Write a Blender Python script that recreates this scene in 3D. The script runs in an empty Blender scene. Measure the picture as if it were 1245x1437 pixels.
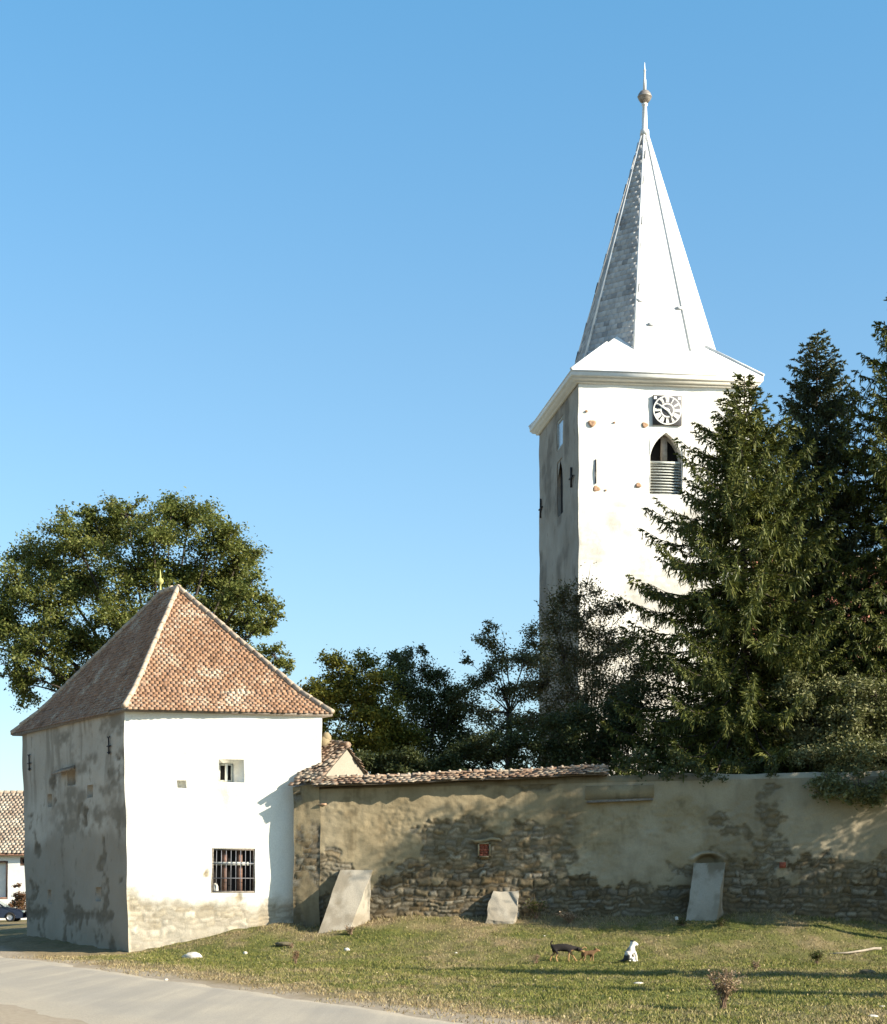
import bpy, math, random
import numpy as np
from mathutils import Vector
random.seed(7); RNG = np.random.default_rng(7)
SC = bpy.context.scene
COL = SC.collection
# ------------------------------------------------------------------ camera, sky, sun, exposure
F, CX, HY, CH = 2600.0, 622.5, 1255.0, 1.8          # focal length and horizon in photo pixels, eye height
cam_d = bpy.data.cameras.new('camera'); cam = bpy.data.objects.new('camera', cam_d); COL.objects.link(cam)
cam_d.sensor_fit = 'HORIZONTAL'; cam_d.sensor_width = 36.0
cam_d.lens = 36.0*F/1245.0
cam_d.shift_y = (HY-718.5)/1245.0
cam_d.clip_start = 0.5; cam_d.clip_end = 6000
cam.location = (0, 0, CH); cam.rotation_euler = (math.radians(90), 0, 0)
SC.camera = cam
LDIR = Vector((-1.0, 0.40, -0.52)).normalized()     # the way sunlight travels
sun_d = bpy.data.lights.new('sun', 'SUN'); sun = bpy.data.objects.new('sun', sun_d); COL.objects.link(sun)
sun_d.energy = 5.0; sun_d.angle = math.radians(0.5); sun_d.color = (1.0, 0.90, 0.74)
sun.rotation_euler = LDIR.to_track_quat('-Z', 'Y').to_euler(); sun.location = (60, -30, 60)
world = bpy.data.worlds.new('World'); SC.world = world; world.use_nodes = True
wn = world.node_tree.nodes; wl = world.node_tree.links
sky = wn.new('ShaderNodeTexSky'); sky.sky_type = 'NISHITA'; sky.sun_disc = False
sky.sun_elevation = math.asin(-LDIR.z); sky.sun_rotation = math.atan2(-LDIR.x, -LDIR.y)
sky.air_density = 1.0; sky.dust_density = 0.6; sky.ozone_density = 1.5
bg = [n for n in wn if n.type == 'BACKGROUND'][0]
tint = wn.new('ShaderNodeMix'); tint.data_type = 'RGBA'; tint.blend_type = 'MULTIPLY'; tint.inputs[0].default_value = 1.0
wtc = wn.new('ShaderNodeTexCoord'); wsx = wn.new('ShaderNodeSeparateXYZ'); wl.new(wtc.outputs['Generated'], wsx.inputs[0])
wrp = wn.new('ShaderNodeValToRGB'); wl.new(wsx.outputs[2], wrp.inputs[0])
for _i, (_p, _c) in enumerate(((.08, (.84, .94, 1.02)), (.28, (.80, 1.06, 1.12)), (.46, (.68, 1.20, 1.30)), (.75, (.92, 1.0, .98)))):
    _e = wrp.color_ramp.elements[_i] if _i < 2 else wrp.color_ramp.elements.new(_p)
    _e.position = _p; _e.color = (*_c, 1)
wl.new(wrp.outputs[0], tint.inputs[7])
wl.new(sky.outputs[0], tint.inputs[6]); wl.new(tint.outputs[2], bg.inputs[0]); bg.inputs[1].default_value = 0.085
SC.view_settings.view_transform = 'Standard'; SC.view_settings.look = 'None'
SC.view_settings.exposure = 1.2; SC.view_settings.gamma = 1.0
SC.render.engine = 'CYCLES'

# ------------------------------------------------------------------ helpers
def W(px, py, Y): return np.array([(px-CX)/F*Y, Y, CH+(HY-py)/F*Y])
def PX(p): return np.array([CX+F*p[0]/p[1], HY-F*(p[2]-CH)/p[1]])
def _h(ix, iy, s):
    n = (ix.astype(np.int64)*374761393 + iy.astype(np.int64)*668265263 + s*974711) & 0xffffffff
    n = ((n ^ (n >> 13)) * 1274126177) & 0xffffffff
    return ((n ^ (n >> 16)) & 0xffff)/65535.0
def vnoise(x, y, s=0):
    x = np.asarray(x, float); y = np.asarray(y, float)
    ix = np.floor(x); iy = np.floor(y); fx = x-ix; fy = y-iy
    fx = fx*fx*(3-2*fx); fy = fy*fy*(3-2*fy)
    a = _h(ix, iy, s); b = _h(ix+1, iy, s); c = _h(ix, iy+1, s); d = _h(ix+1, iy+1, s)
    return (a*(1-fx)+b*fx)*(1-fy)+(c*(1-fx)+d*fx)*fy
def fbm(x, y, s=0, o=4):
    t = 0; a = .5; n = 0
    for k in range(o):
        t = t+a*vnoise(x*2**k, y*2**k, s+k*17); n += a; a *= .5
    return t/n
def sstep(a, b, x):
    t = np.clip((x-a)/(b-a), 0, 1); return t*t*(3-2*t)
ORG = {}
def setp(o, label=None, cat=None, group=None, kind=None):
    if label: o['label'] = label
    if cat: o['category'] = cat
    if group: o['group'] = group
    if kind: o['kind'] = kind
    return o
def thing(name, label, cat, loc, group=None):
    o = bpy.data.objects.new(name, None); COL.objects.link(o); o.location = [float(c) for c in loc]
    o.empty_display_size = .3; ORG[o.name] = np.array(loc, float)
    return setp(o, label, cat, group)
class Acc:
    """collects polygons; build() links them as ONE mesh object"""
    def __init__(s): s.V = []; s.F = []; s.n = 0; s.A = {}
    def add(s, v, f, **attr):
        v = np.asarray(v, float).reshape(-1, 3)
        fs = f if isinstance(f, list) else [f]
        if fs and not hasattr(fs[0][0], '__len__'): fs = [[q] for q in fs]
        for q in fs: s.F.append(np.asarray(q, np.int64)+s.n)
        for k in set(list(s.A)+list(attr)):
            if k not in s.A: s.A[k] = [np.zeros(s.n)]
            a = attr.get(k, 0.0); s.A[k].append(np.full(len(v), a) if np.isscalar(a) else np.asarray(a, float).ravel())
        s.V.append(v); s.n += len(v); return s
    def mesh(s, name, org):
        V = np.concatenate(s.V)-org
        me = bpy.data.meshes.new(name)
        loops = np.concatenate([f.ravel() for f in s.F]); sizes = np.concatenate([np.full(f.shape[0], f.shape[1]) for f in s.F])
        me.vertices.add(len(V)); me.vertices.foreach_set('co', V.astype(np.float32).ravel())
        me.loops.add(len(loops)); me.loops.foreach_set('vertex_index', loops.astype(np.int32))
        me.polygons.add(len(sizes)); st = np.concatenate([[0], np.cumsum(sizes)[:-1]])
        me.polygons.foreach_set('loop_start', st.astype(np.int32)); me.polygons.foreach_set('loop_total', sizes.astype(np.int32))
        for k, a in s.A.items():
            at = me.attributes.new(k, 'FLOAT', 'POINT'); at.data.foreach_set('value', np.concatenate(a).astype(np.float32))
        me.update(calc_edges=True); me.validate(); return me
    def build(s, name, mat, parent=None, loc=None, smooth=False):
        org = ORG[parent.name] if parent else (np.array(loc, float) if loc is not None else np.zeros(3))
        me = s.mesh(name, org)
        if smooth: me.polygons.foreach_set('use_smooth', np.ones(len(me.polygons), bool))
        o = bpy.data.objects.new(name, me); COL.objects.link(o)
        for m in (mat if isinstance(mat, (list, tuple)) else [mat]): me.materials.append(m)
        if parent: o.parent = parent
        else: o.location = org
        ORG[o.name] = org; return o
def hexa(acc, p):   # 8 corners: bottom 4 ccw, top 4 ccw
    acc.add(p, [[[3,2,1,0]], [[4,5,6,7]], [[0,1,5,4]], [[1,2,6,5]], [[2,3,7,6]], [[3,0,4,7]]]); return acc
def box(acc, c, s, ax=None):
    ax = np.eye(3) if ax is None else np.asarray(ax)
    pts = []
    for dz in (-1, 1):
        for dx, dy in ((-1,-1),(1,-1),(1,1),(-1,1)):
            pts.append(np.asarray(c)+ax[0]*dx*s[0]/2+ax[1]*dy*s[1]/2+ax[2]*dz*s[2]/2)
    return hexa(acc, pts)
def tube(acc, pts, rad, n=6, cap=True, **at):
    pts = np.asarray(pts, float); m = len(pts); rad = np.full(m, rad) if np.isscalar(rad) else np.asarray(rad, float)
    T = np.gradient(pts, axis=0); T /= np.linalg.norm(T, axis=1)[:, None]+1e-9
    ref = np.array([0, 0, 1.]) if abs(T[0][2]) < .9 else np.array([1., 0, 0])
    U = np.cross(T, ref); U /= np.linalg.norm(U, axis=1)[:, None]+1e-9; Vv = np.cross(T, U)
    a = np.arange(n)*2*np.pi/n
    v = pts[:, None, :]+rad[:, None, None]*(U[:, None, :]*np.cos(a)[None, :, None]+Vv[:, None, :]*np.sin(a)[None, :, None])
    i = np.arange(m-1)[:, None]*n; j = np.arange(n)[None, :]; k = (j+1) % n
    q = np.stack([i+j, i+k, i+n+k, i+n+j], -1).reshape(-1, 4)
    f = [q]
    if cap: f += [np.arange(n)[None, ::-1], (np.arange(n)+(m-1)*n)[None, :]]
    acc.add(v.reshape(-1, 3), f, **at); return acc
def lathe(acc, c, prof, n=16, axis=None):
    prof = np.asarray(prof, float); a = np.arange(n)*2*np.pi/n; c = np.asarray(c, float)
    v = np.stack([c[0]+prof[:, 0][:, None]*np.cos(a), c[1]+prof[:, 0][:, None]*np.sin(a), c[2]+prof[:, 1][:, None]+0*a], -1).reshape(-1, 3)
    m = len(prof); i = np.arange(m-1)[:, None]*n; j = np.arange(n)[None, :]; k = (j+1) % n
    q = np.stack([i+j, i+k, i+n+k, i+n+j], -1).reshape(-1, 4)
    acc.add(v, [q, np.arange(n)[None, ::-1], (np.arange(n)+(m-1)*n)[None, :]]); return acc

# ------------------------------------------------------------------ materials
class NT:
    def __init__(s, name):
        s.m = bpy.data.materials.new(name); s.m.use_nodes = True; s.t = s.m.node_tree; s.t.nodes.clear()
        s.out = s.t.nodes.new('ShaderNodeOutputMaterial')
    def node(s, typ, ins=None, **pr):
        n = s.t.nodes.new(typ)
        for k, v in pr.items(): setattr(n, k, v)
        for k, v in (ins or {}).items(): s.set(n.inputs[k], v)
        return n
    def set(s, sock, v):
        if isinstance(v, bpy.types.NodeSocket): s.t.links.new(v, sock)
        elif isinstance(v, bpy.types.Node): s.t.links.new(v.outputs[0], sock)
        else:
            if hasattr(sock.default_value, '__len__') and len(sock.default_value) == 4 and len(v) == 3: v = (*v, 1)
            sock.default_value = v
    def obj(s, scale=(1,1,1)):
        tc = s.node('ShaderNodeTexCoord')
        return s.node('ShaderNodeMapping', {'Vector': tc.outputs['Object'], 'Scale': scale}).outputs[0]
    def noise(s, scale, detail=4, vec=None, rough=.55):
        n = s.node('ShaderNodeTexNoise', {'Scale': scale, 'Detail': detail, 'Roughness': rough})
        s.set(n.inputs['Vector'], vec if vec is not None else s.obj()); return n.outputs[0]
    def ramp(s, fac, stops):
        n = s.node('ShaderNodeValToRGB', {0: fac}); e = n.color_ramp.elements
        while len(e) < len(stops): e.new(.5)
        for q, (p, c) in zip(e, stops):
            q.position = p; q.color = (c, c, c, 1) if not hasattr(c, '__len__') else (*c[:3], 1)
        return n.outputs[0]
    def mix(s, fac, a, b, mode='MIX'):
        n = s.node('ShaderNodeMix', data_type='RGBA', blend_type=mode)
        s.set(n.inputs[0], fac); s.set(n.inputs[6], a); s.set(n.inputs[7], b); return n.outputs[2]
    def math(s, op, a, b=0.0):
        n = s.node('ShaderNodeMath', {0: a, 1: b}, operation=op); return n.outputs[0]
    def attr(s, name): return s.node('ShaderNodeAttribute', attribute_name=name).outputs['Fac']
    def island(s): return s.node('ShaderNodeNewGeometry').outputs['Random Per Island']
    def bump(s, h, st=.5, d=.02): return s.node('ShaderNodeBump', {'Height': h, 'Strength': st, 'Distance': d}).outputs[0]
    def pbr(s, col, rough=.9, normal=None, metal=0.0, spec=.3, **kw):
        b = s.node('ShaderNodeBsdfPrincipled', {'Base Color': col, 'Roughness': rough, 'Metallic': metal, 'Specular IOR Level': spec})
        if normal is not None: s.set(b.inputs['Normal'], normal)
        s.t.links.new(b.outputs[0], s.out.inputs[0]); return s.m
def simple(name, c, rough=.85, metal=0.0, var=.25, scale=6.0, bump=.3, spec=.3):
    n = NT(name); z = n.noise(scale, 5)
    col = n.mix(n.ramp(z, [(.3, 0.), (.7, 1.)]), tuple(x*(1-var) for x in c), tuple(min(1, x*(1+var)) for x in c))
    return n.pbr(col, rough, n.bump(z, bump, .02), metal, spec)
def leafmat(name, cols, trans=.3, rough=.55, nscale=.8):
    n = NT(name); r = n.island(); z = n.noise(nscale, 3)
    f = n.math('ADD', n.math('MULTIPLY', r, .6), n.math('MULTIPLY', n.math('SUBTRACT', z, .3), 1.0))
    k = len(cols); col = n.ramp(f, [(i/(k-1), c) for i, c in enumerate(cols)])
    b = n.node('ShaderNodeBsdfPrincipled', {'Base Color': col, 'Roughness': rough, 'Specular IOR Level': .25})
    tcol = n.mix(.5, col, (.16, .19, .03))
    t = n.node('ShaderNodeBsdfTranslucent', {'Color': tcol})
    ms = n.node('ShaderNodeMixShader', {0: trans, 1: b.outputs[0], 2: t.outputs[0]})
    n.t.links.new(ms.outputs[0], n.out.inputs[0]); return n.m
M = {}
def tilemat(name, cols, lichen=(.55, .5, .4), lf=.62):
    n = NT(name); r = n.island(); z = n.noise(1.1, 4); f = n.noise(14, 5)
    k = len(cols); col = n.ramp(n.math('ADD', n.math('MULTIPLY', r, .8), n.math('MULTIPLY', n.math('SUBTRACT', z, .4), .9)), [(i/(k-1), c) for i, c in enumerate(cols)])
    col = n.mix(n.ramp(n.math('ADD', n.math('MULTIPLY', z, .5), n.math('MULTIPLY', f, .5)), [(lf-.08, 0.), (lf+.05, .8)]), col, lichen)
    return n.pbr(col, .9, n.bump(f, .4, .01))
M['tile'] = tilemat('roof_tile', [(.17,.095,.055), (.26,.145,.085), (.32,.185,.11), (.24,.145,.095), (.38,.265,.175)])
M['tile_old'] = tilemat('old_tile', [(.10,.065,.045), (.20,.12,.08), (.26,.17,.11), (.17,.13,.10), (.29,.225,.155)], lichen=(.36,.31,.24), lf=.55)
M['tile_nave'] = tilemat('nave_tile', [(.26,.10,.07), (.36,.15,.10), (.42,.20,.14), (.30,.14,.10)], lf=.7)
M['tile_house'] = tilemat('house_tile', [(.20,.145,.105), (.27,.20,.15), (.33,.26,.195), (.25,.19,.15)], lf=.55)
M['mortar'] = simple('hip_mortar', (.40,.32,.24), var=.3, scale=9)
M['slate'] = tilemat('spire_shingle', [(.66,.66,.64), (.70,.70,.68), (.74,.74,.72), (.68,.68,.66)], lichen=(.6,.59,.56), lf=.68)
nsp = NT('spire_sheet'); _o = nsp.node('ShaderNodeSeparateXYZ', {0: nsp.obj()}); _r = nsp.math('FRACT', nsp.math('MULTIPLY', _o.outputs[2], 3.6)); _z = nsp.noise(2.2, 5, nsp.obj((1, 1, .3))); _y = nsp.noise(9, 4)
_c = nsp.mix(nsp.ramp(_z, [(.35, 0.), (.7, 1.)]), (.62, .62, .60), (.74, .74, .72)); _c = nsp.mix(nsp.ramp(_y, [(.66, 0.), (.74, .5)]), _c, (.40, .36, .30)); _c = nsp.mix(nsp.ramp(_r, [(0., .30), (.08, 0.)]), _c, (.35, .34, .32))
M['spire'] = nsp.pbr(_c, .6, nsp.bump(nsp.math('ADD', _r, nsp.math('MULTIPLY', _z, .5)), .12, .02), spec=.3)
M['slate_shade'] = tilemat('shade_toned_shingle', [(.22,.23,.24), (.38,.39,.40), (.50,.51,.51), (.31,.32,.33)], lichen=(.45,.46,.44), lf=.62)  # darker, more contrasty copy of the spire shingles; shade of the left facets painted in
M['zinc'] = simple('zinc_sheet', (.70,.70,.68), .55, .0, .12, 2.0, .1, .4)
M['iron'] = simple('wrought_iron', (.035,.03,.03), .7, .3, .4, 20)
M['wood'] = simple('weathered_wood', (.20,.17,.14), .9, 0, .4, 12)
M['woodred'] = simple('brown_painted_wood', (.16,.09,.065), .8, 0, .35, 10)
M['woodpale'] = simple('pale_painted_wood', (.45,.46,.42), .8, 0, .25, 10)
M['dark'] = simple('dark_interior', (.012,.010,.010), .9, 0, .3, 3)
M['white'] = simple('white_paint', (.8,.79,.74), .8, 0, .06, 4)
M['clockdark'] = simple('clock_panel', (.09,.09,.10), .6, 0, .2, 5)
M['rust'] = simple('rusty_brick', (.40,.25,.16), .95, 0, .4, 12)
M['brick'] = simple('red_brick', (.30,.085,.05), .95, 0, .35, 16, .6)
M['concrete'] = simple('buttress_render', (.42,.40,.35), .95, 0, .22, 5, .5)
M['stone'] = simple('pale_stone', (.55,.51,.44), .95, 0, .2, 8, .6)
M['trunk'] = simple('bark', (.06,.048,.038), .95, 0, .4, 14, .9)
M['trunkpale'] = simple('grey_bark', (.10,.085,.07), .95, 0, .4, 14, .9)
M['oak'] = leafmat('broad_leaf', [(.04,.056,.015), (.10,.125,.03), (.175,.185,.048), (.25,.225,.07)])
M['bush'] = leafmat('bush_leaf', [(.03,.045,.01), (.085,.10,.018), (.19,.18,.028), (.22,.19,.035)])
M['dleaf'] = leafmat('dark_leaf', [(.024,.036,.014), (.046,.062,.024), (.075,.088,.032), (.12,.11,.045)], trans=.2)
M['sparse'] = leafmat('thin_leaf', [(.04,.05,.022), (.075,.085,.038), (.12,.12,.055), (.19,.16,.09)], trans=.2)
M['twig'] = leafmat('brownish_leaf', [(.045,.046,.022), (.085,.08,.038), (.14,.125,.06), (.21,.17,.10)], trans=.2)
M['shrub'] = leafmat('silvery_leaf', [(.06,.07,.026), (.13,.14,.055), (.21,.21,.10), (.29,.28,.16)], trans=.2)
M['russet'] = leafmat('russet_leaf', [(.14,.07,.04), (.22,.11,.06), (.26,.15,.09)])
M['spruceA'] = leafmat('spruce_needle', [(.024,.036,.010), (.064,.080,.018), (.115,.125,.026), (.155,.145,.036)], trans=.12, nscale=1.2)
M['spruceB'] = leafmat('blue_spruce_needle', [(.026,.038,.022), (.055,.070,.036), (.09,.10,.04), (.13,.125,.042)], trans=.12, nscale=1.2)
M['dry'] = leafmat('dry_stalk', [(.14,.09,.06), (.24,.16,.10), (.34,.25,.16), (.5,.43,.33)], trans=.15)

def plaster(name, c1, c2, stain, stones, stain_lo=.55, stain_amt=.7, base_tint=None):
    n = NT(name)
    big = n.noise(.7, 5); mid = n.noise(3.0, 6, rough=.65); fine = n.noise(24, 5, rough=.65)
    streak = n.noise(1.0, 5, n.obj((2.2, 2.2, .35)), .62)
    col = n.mix(n.ramp(big, [(.3, 0.), (.7, 1.)]), c1, c2)
    col = n.mix(n.ramp(n.math('ADD', n.math('MULTIPLY', mid, .5), n.math('MULTIPLY', streak, .5)), [(stain_lo, 0.), (stain_lo+.12, stain_amt)]), col, stain)
    col = n.mix(n.attr('pale'), col, tuple(x*1.5 for x in (c2[0]*.93, c2[1]*1.03, c2[2]*1.28)))
    ti = n.attr('tint'); k = len(stones)
    sc = n.ramp(ti, [(i/(k-1), c) for i, c in enumerate(stones)])
    sc = n.mix(n.ramp(fine, [(.35, .45), (.65, 0.)]), sc, tuple(x*.5 for x in stones[0]))
    col = n.mix(n.attr('stone'), col, sc)
    col = n.mix(n.attr('joint'), col, tuple(x*.3 for x in stones[0]))
    col = n.mix(n.attr('damp'), col, stain)  # damp also carries the shade painted into the churchyard wall's hollow
    col = n.mix(n.ramp(fine, [(.3, .25), (.6, 0.)]), col, tuple(x*.55 for x in c1))
    h = n.math('ADD', n.math('MULTIPLY', mid, .6), n.math('MULTIPLY', fine, .4))
    return n.pbr(col, .95, n.bump(h, .55, .03), spec=.15)
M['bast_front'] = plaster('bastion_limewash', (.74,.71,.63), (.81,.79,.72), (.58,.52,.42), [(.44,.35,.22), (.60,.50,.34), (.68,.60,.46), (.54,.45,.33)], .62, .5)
M['bast_side'] = plaster('bastion_weathered_shade_plaster', (.40,.345,.275), (.50,.445,.365), (.17,.14,.10), [(.17,.125,.08), (.25,.20,.14), (.31,.26,.19)], .56, .8)  # stained plaster whose base colour is also darkened for the side in shade
M['wallp'] = plaster('churchyard_wall_plaster', (.265,.21,.125), (.32,.262,.165), (.155,.12,.07), [(.12,.085,.045), (.25,.20,.125), (.37,.33,.25), (.23,.22,.19), (.29,.20,.10), (.40,.37,.29)], .50, .8)
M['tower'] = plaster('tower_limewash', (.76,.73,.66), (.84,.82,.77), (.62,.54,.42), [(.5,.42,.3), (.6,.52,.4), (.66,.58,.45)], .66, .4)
M['tower_side'] = plaster('tower_shade_plaster', (.30,.26,.21), (.40,.355,.295), (.15,.13,.10), [(.17,.14,.11), (.25,.215,.17)], .56, .75)  # shaded counterpart of the tower limewash, the shade put into its colour
M['butt'] = plaster('buttress_plaster', (.29,.26,.205), (.36,.325,.265), (.17,.14,.095), [(.3,.25,.18), (.4,.35,.27)], .55, .6)

# ------------------------------------------------------------------ ground heights
cp = []
def C(px, py, Y): p = W(px, py, Y); cp.append((p[0], p[1], p[2]))
C(180,1341,55); C(37,1313,62.7); C(110,1327,58.6); C(250,1324,55.3); C(320,1307,55.6); C(390,1295,55.8)
C(440,1303,55.7); C(540,1287,55.8); C(620,1286,55.8); C(700,1286,55.8); C(800,1285,55.8); C(900,1288,55.8); C(985,1283,55.8); C(1090,1283,55.8); C(1240,1298,55.8)
C(450,1311,54.2); C(600,1306,54.0); C(800,1303,54.0); C(1000,1298,53.6); C(1150,1297,53.4); C(1240,1312,53.2)
C(300,1338,52.5); C(500,1328,51.6); C(700,1322,51.6); C(900,1322,51.6); C(1100,1319,51.6); C(1240,1330,51.4)
for X in (-13, -9, -5, -2, 1, 4, 7, 11, 16):
    cp += [(X, 48.6 if X > -6 else 50, .03), (X, 45, 0), (X, 38, 0), (X, 30, 0), (X, 20, 0), (X, 8, 0), (X, -10, 0)]
for X in (0, 4, 8, 12, 18, 25, 32): cp += [(X, 58, 1.5), (X, 63, 1.9), (X, 72, 2.2), (X, 90, 2.3)]
cp += [(-4, 62, 1.5), (-6, 70, 1.8), (-8, 66, 1.1), (-9, 80, 1.2), (-16, 66, .25), (-20, 75, .1), (-20, 55, 0), (-19, 62, .05), (-24, 95, 0), (-30, 120, 0), (-10, 120, .5), (20, 130, 1.0)]
for X, z in ((18, .9), (25, .9), (32, .8)): cp += [(X, 55.8, z), (X, 51.5, z*.5), (X, 47, .05), (X, 35, 0), (X, 20, 0)]
for a in range(12): cp.append((260*math.cos(a*math.pi/6), 60+260*math.sin(a*math.pi/6), 0))
cp = np.array(cp); _n = len(cp)
_D = np.linalg.norm(cp[:, None, :2]-cp[None, :, :2], axis=2)
_A = np.block([[_D-np.eye(_n)*.15, np.ones((_n, 1))], [np.ones((1, _n)), np.zeros((1, 1))]])
_w = np.linalg.solve(_A, np.append(cp[:, 2], 0))
def road_d(X, Y): return (X+0.467*(Y-27.1))*.906      # signed distance right of the road's right edge (negative = on road)
def base_z(X, Y):
    X = np.asarray(X, float); Y = np.asarray(Y, float); sh = X.shape; x = X.ravel(); y = Y.ravel(); z = np.full(len(x), _w[-1])
    for i in range(_n): z += _w[i]*np.hypot(x-cp[i, 0], y-cp[i, 1])
    far = np.clip((np.hypot(x, y-60)-200)/80, 0, 1); z *= (1-far)
    return z.reshape(sh)
def gz(X, Y):
    X = np.asarray(X, float); Y = np.asarray(Y, float); z = base_z(X, Y)
    g = sstep(.3, 1.6, road_d(X, Y))*sstep(120, 80, Y)
    z = z+g*((fbm(X*1.1, Y*1.1, 3)-.5)*.16+(fbm(X*4, Y*4, 9, 3)-.5)*.07)
    rd = road_d(X, Y); on = sstep(.4, -.3, rd)*sstep(-6.2, -5.2, rd)
    return z-on*.03
def gz1(X, Y): return float(gz(np.array([X]), np.array([Y]))[0])
def ground_at(px, py):
    Y = np.linspace(18, 58, 1601); X = (px-CX)/F*Y; z = gz(X, Y); line = CH-(py-HY)/F*Y
    i = int(np.argmax(line <= z)); return np.array([X[i], Y[i], z[i]])
def dryf(X, Y):
    d = fbm(X*.5, Y*.28, 21, 5)*.6+fbm(X*2.6, Y*1.5, 22, 3)*.4
    bank = sstep(53.0, 55.5, Y)*.22
    edge = sstep(2.2, .2, road_d(X, Y))*.45
    fore = sstep(33, 27, Y)*.12
    return np.clip(sstep(.36, .82, d+bank+edge+fore-.05), 0, 1)
def axis(lo, hi, step, far, grow=1.25):
    a = list(np.arange(lo, hi+1e-6, step)); s = step; x = hi
    while x < far: s *= grow; x += s; a.append(x)
    s = step; x = lo; b = []
    while x > -far: s *= grow; x -= s; b.append(x)
    return np.array(b[::-1]+a)
gx = axis(-16, 18, .17, 3000); gy = axis(22, 62, .17, 4000)
GX, GY = np.meshgrid(gx, gy)
GZ = gz(GX, GY)
ni, nj = GX.shape; ii = np.arange(ni-1)[:, None]*nj+np.arange(nj-1)[None, :]
q = np.stack([ii, ii+1, ii+nj+1, ii+nj], -1).reshape(-1, 4)
gm = NT('ground_soil')
_dr = gm.attr('dry'); _f = gm.noise(9, 6, rough=.7); _b = gm.noise(.6, 4)
_green = gm.ramp(gm.noise(3.5, 5), [(.3, (.065,.08,.02)), (.7, (.125,.13,.038))])
_tan = gm.ramp(_f, [(.3, (.16,.12,.065)), (.7, (.27,.21,.12))])
_col = gm.mix(_dr, _green, _tan); _col = gm.mix(gm.attr('dirt'), _col, gm.ramp(_f, [(.3, (.26,.21,.15)), (.7, (.38,.32,.24))]))
gm.pbr(_col, .95, gm.bump(_f, .6, .03), spec=.1)
rd = road_d(GX, GY)
dirt = sstep(.9, .1, rd+(fbm(GX*1.3, GY*.8, 5)-.5)*1.6)*sstep(-9.5, -7.5, rd)
Acc().add(np.stack([GX, GY, GZ], -1).reshape(-1, 3), q, dry=dryf(GX, GY).ravel(), dirt=dirt.ravel()).build('ground', gm.m, smooth=True)['kind'] = 'structure'
# road: a worn pale sheet 4 mm or more above the soil, ragged edges
ry = axis(-8, 62, .25, 320, 1.2); ry = ry[ry > -40]
us = np.linspace(0, 1, 25); RY, RU = np.meshgrid(ry, us, indexing='ij')
ctr = -0.467*(RY-27.1)
el = (fbm(RY*.9, RY*0+3, 31)-.5)*.9; er = (fbm(RY*.8, RY*0+8, 33)-.5)*.7
RX = ctr-5.6+el+(5.6+er-el)*RU
RZ = base_z(RX, RY)-.035+.055*np.minimum(1, np.minimum(RU, 1-RU)*8)
ni, nj = RX.shape; ii = np.arange(ni-1)[:, None]*nj+np.arange(nj-1)[None, :]
q = np.stack([ii, ii+1, ii+nj+1, ii+nj], -1).reshape(-1, 4)
rm = NT('worn_road')
_v = rm.obj((1, .28, 1)); _n1 = rm.noise(.9, 5, _v); _n2 = rm.noise(40, 4, rough=.7); _n3 = rm.noise(5, 6)
_c = rm.mix(rm.ramp(_n1, [(.35, 0.), (.65, 1.)]), (.34,.305,.25), (.43,.375,.29))
_tr = rm.noise(1.0, 3, rm.node('ShaderNodeMapping', {'Vector': rm.node('ShaderNodeTexCoord').outputs['Object'], 'Rotation': (0, 0, -.437), 'Scale': (2.2, .05, 1)}).outputs[0])
_c = rm.mix(rm.ramp(_tr, [(.42, .45), (.58, 0.)]), _c, (.27, .245, .205))
_c = rm.mix(rm.attr('edge'), _c, (.46,.39,.29)); _c = rm.mix(rm.ramp(_n2, [(.36, .6), (.56, 0.)]), _c, (.22,.2,.17))
_c = rm.mix(rm.ramp(_n3, [(.62, 0.), (.75, .5)]), _c, (.25,.23,.2))
rm.pbr(_c, .92, rm.bump(_n2, .5, .012), spec=.2)
edge = np.clip(sstep(.28, .0, RU)+sstep(.85, 1., RU)+(fbm(RX, RY*.4, 41)-.5)*.6, 0, 1)
Acc().add(np.stack([RX, RY, RZ], -1).reshape(-1, 3), q, edge=edge.ravel()).build('road', rm.m, smooth=True)['kind'] = 'structure'

# ------------------------------------------------------------------ wall panels with openings and rubble relief
def P4(c, u, v):
    u = np.asarray(u)[..., None]; v = np.asarray(v)[..., None]
    return c[0]*(1-u)*(1-v)+c[1]*u*(1-v)+c[2]*(1-u)*v+c[3]*u*v
def uv_of(px, py, c):
    u, v = .5, .5
    for _ in range(30):
        p = PX(P4(c, u, v)); e = np.array([px, py])-p; d = 1e-4
        J = np.stack([(PX(P4(c, u+d, v))-p)/d, (PX(P4(c, u, v+d))-p)/d], 1); s = np.linalg.solve(J, e); u += s[0]; v += s[1]
    return u, v
def wob(P, a=.025):
    x, y, z = P[..., 0], P[..., 1], P[..., 2]
    return np.stack([np.sin(z*1.7+y*.6)+.6*np.sin(z*4.1+x*2.3), np.sin(x*1.3+z*1.1)+.6*np.sin(z*3.3+x*2.9+y), 0*x], -1)*a*.6
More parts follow.
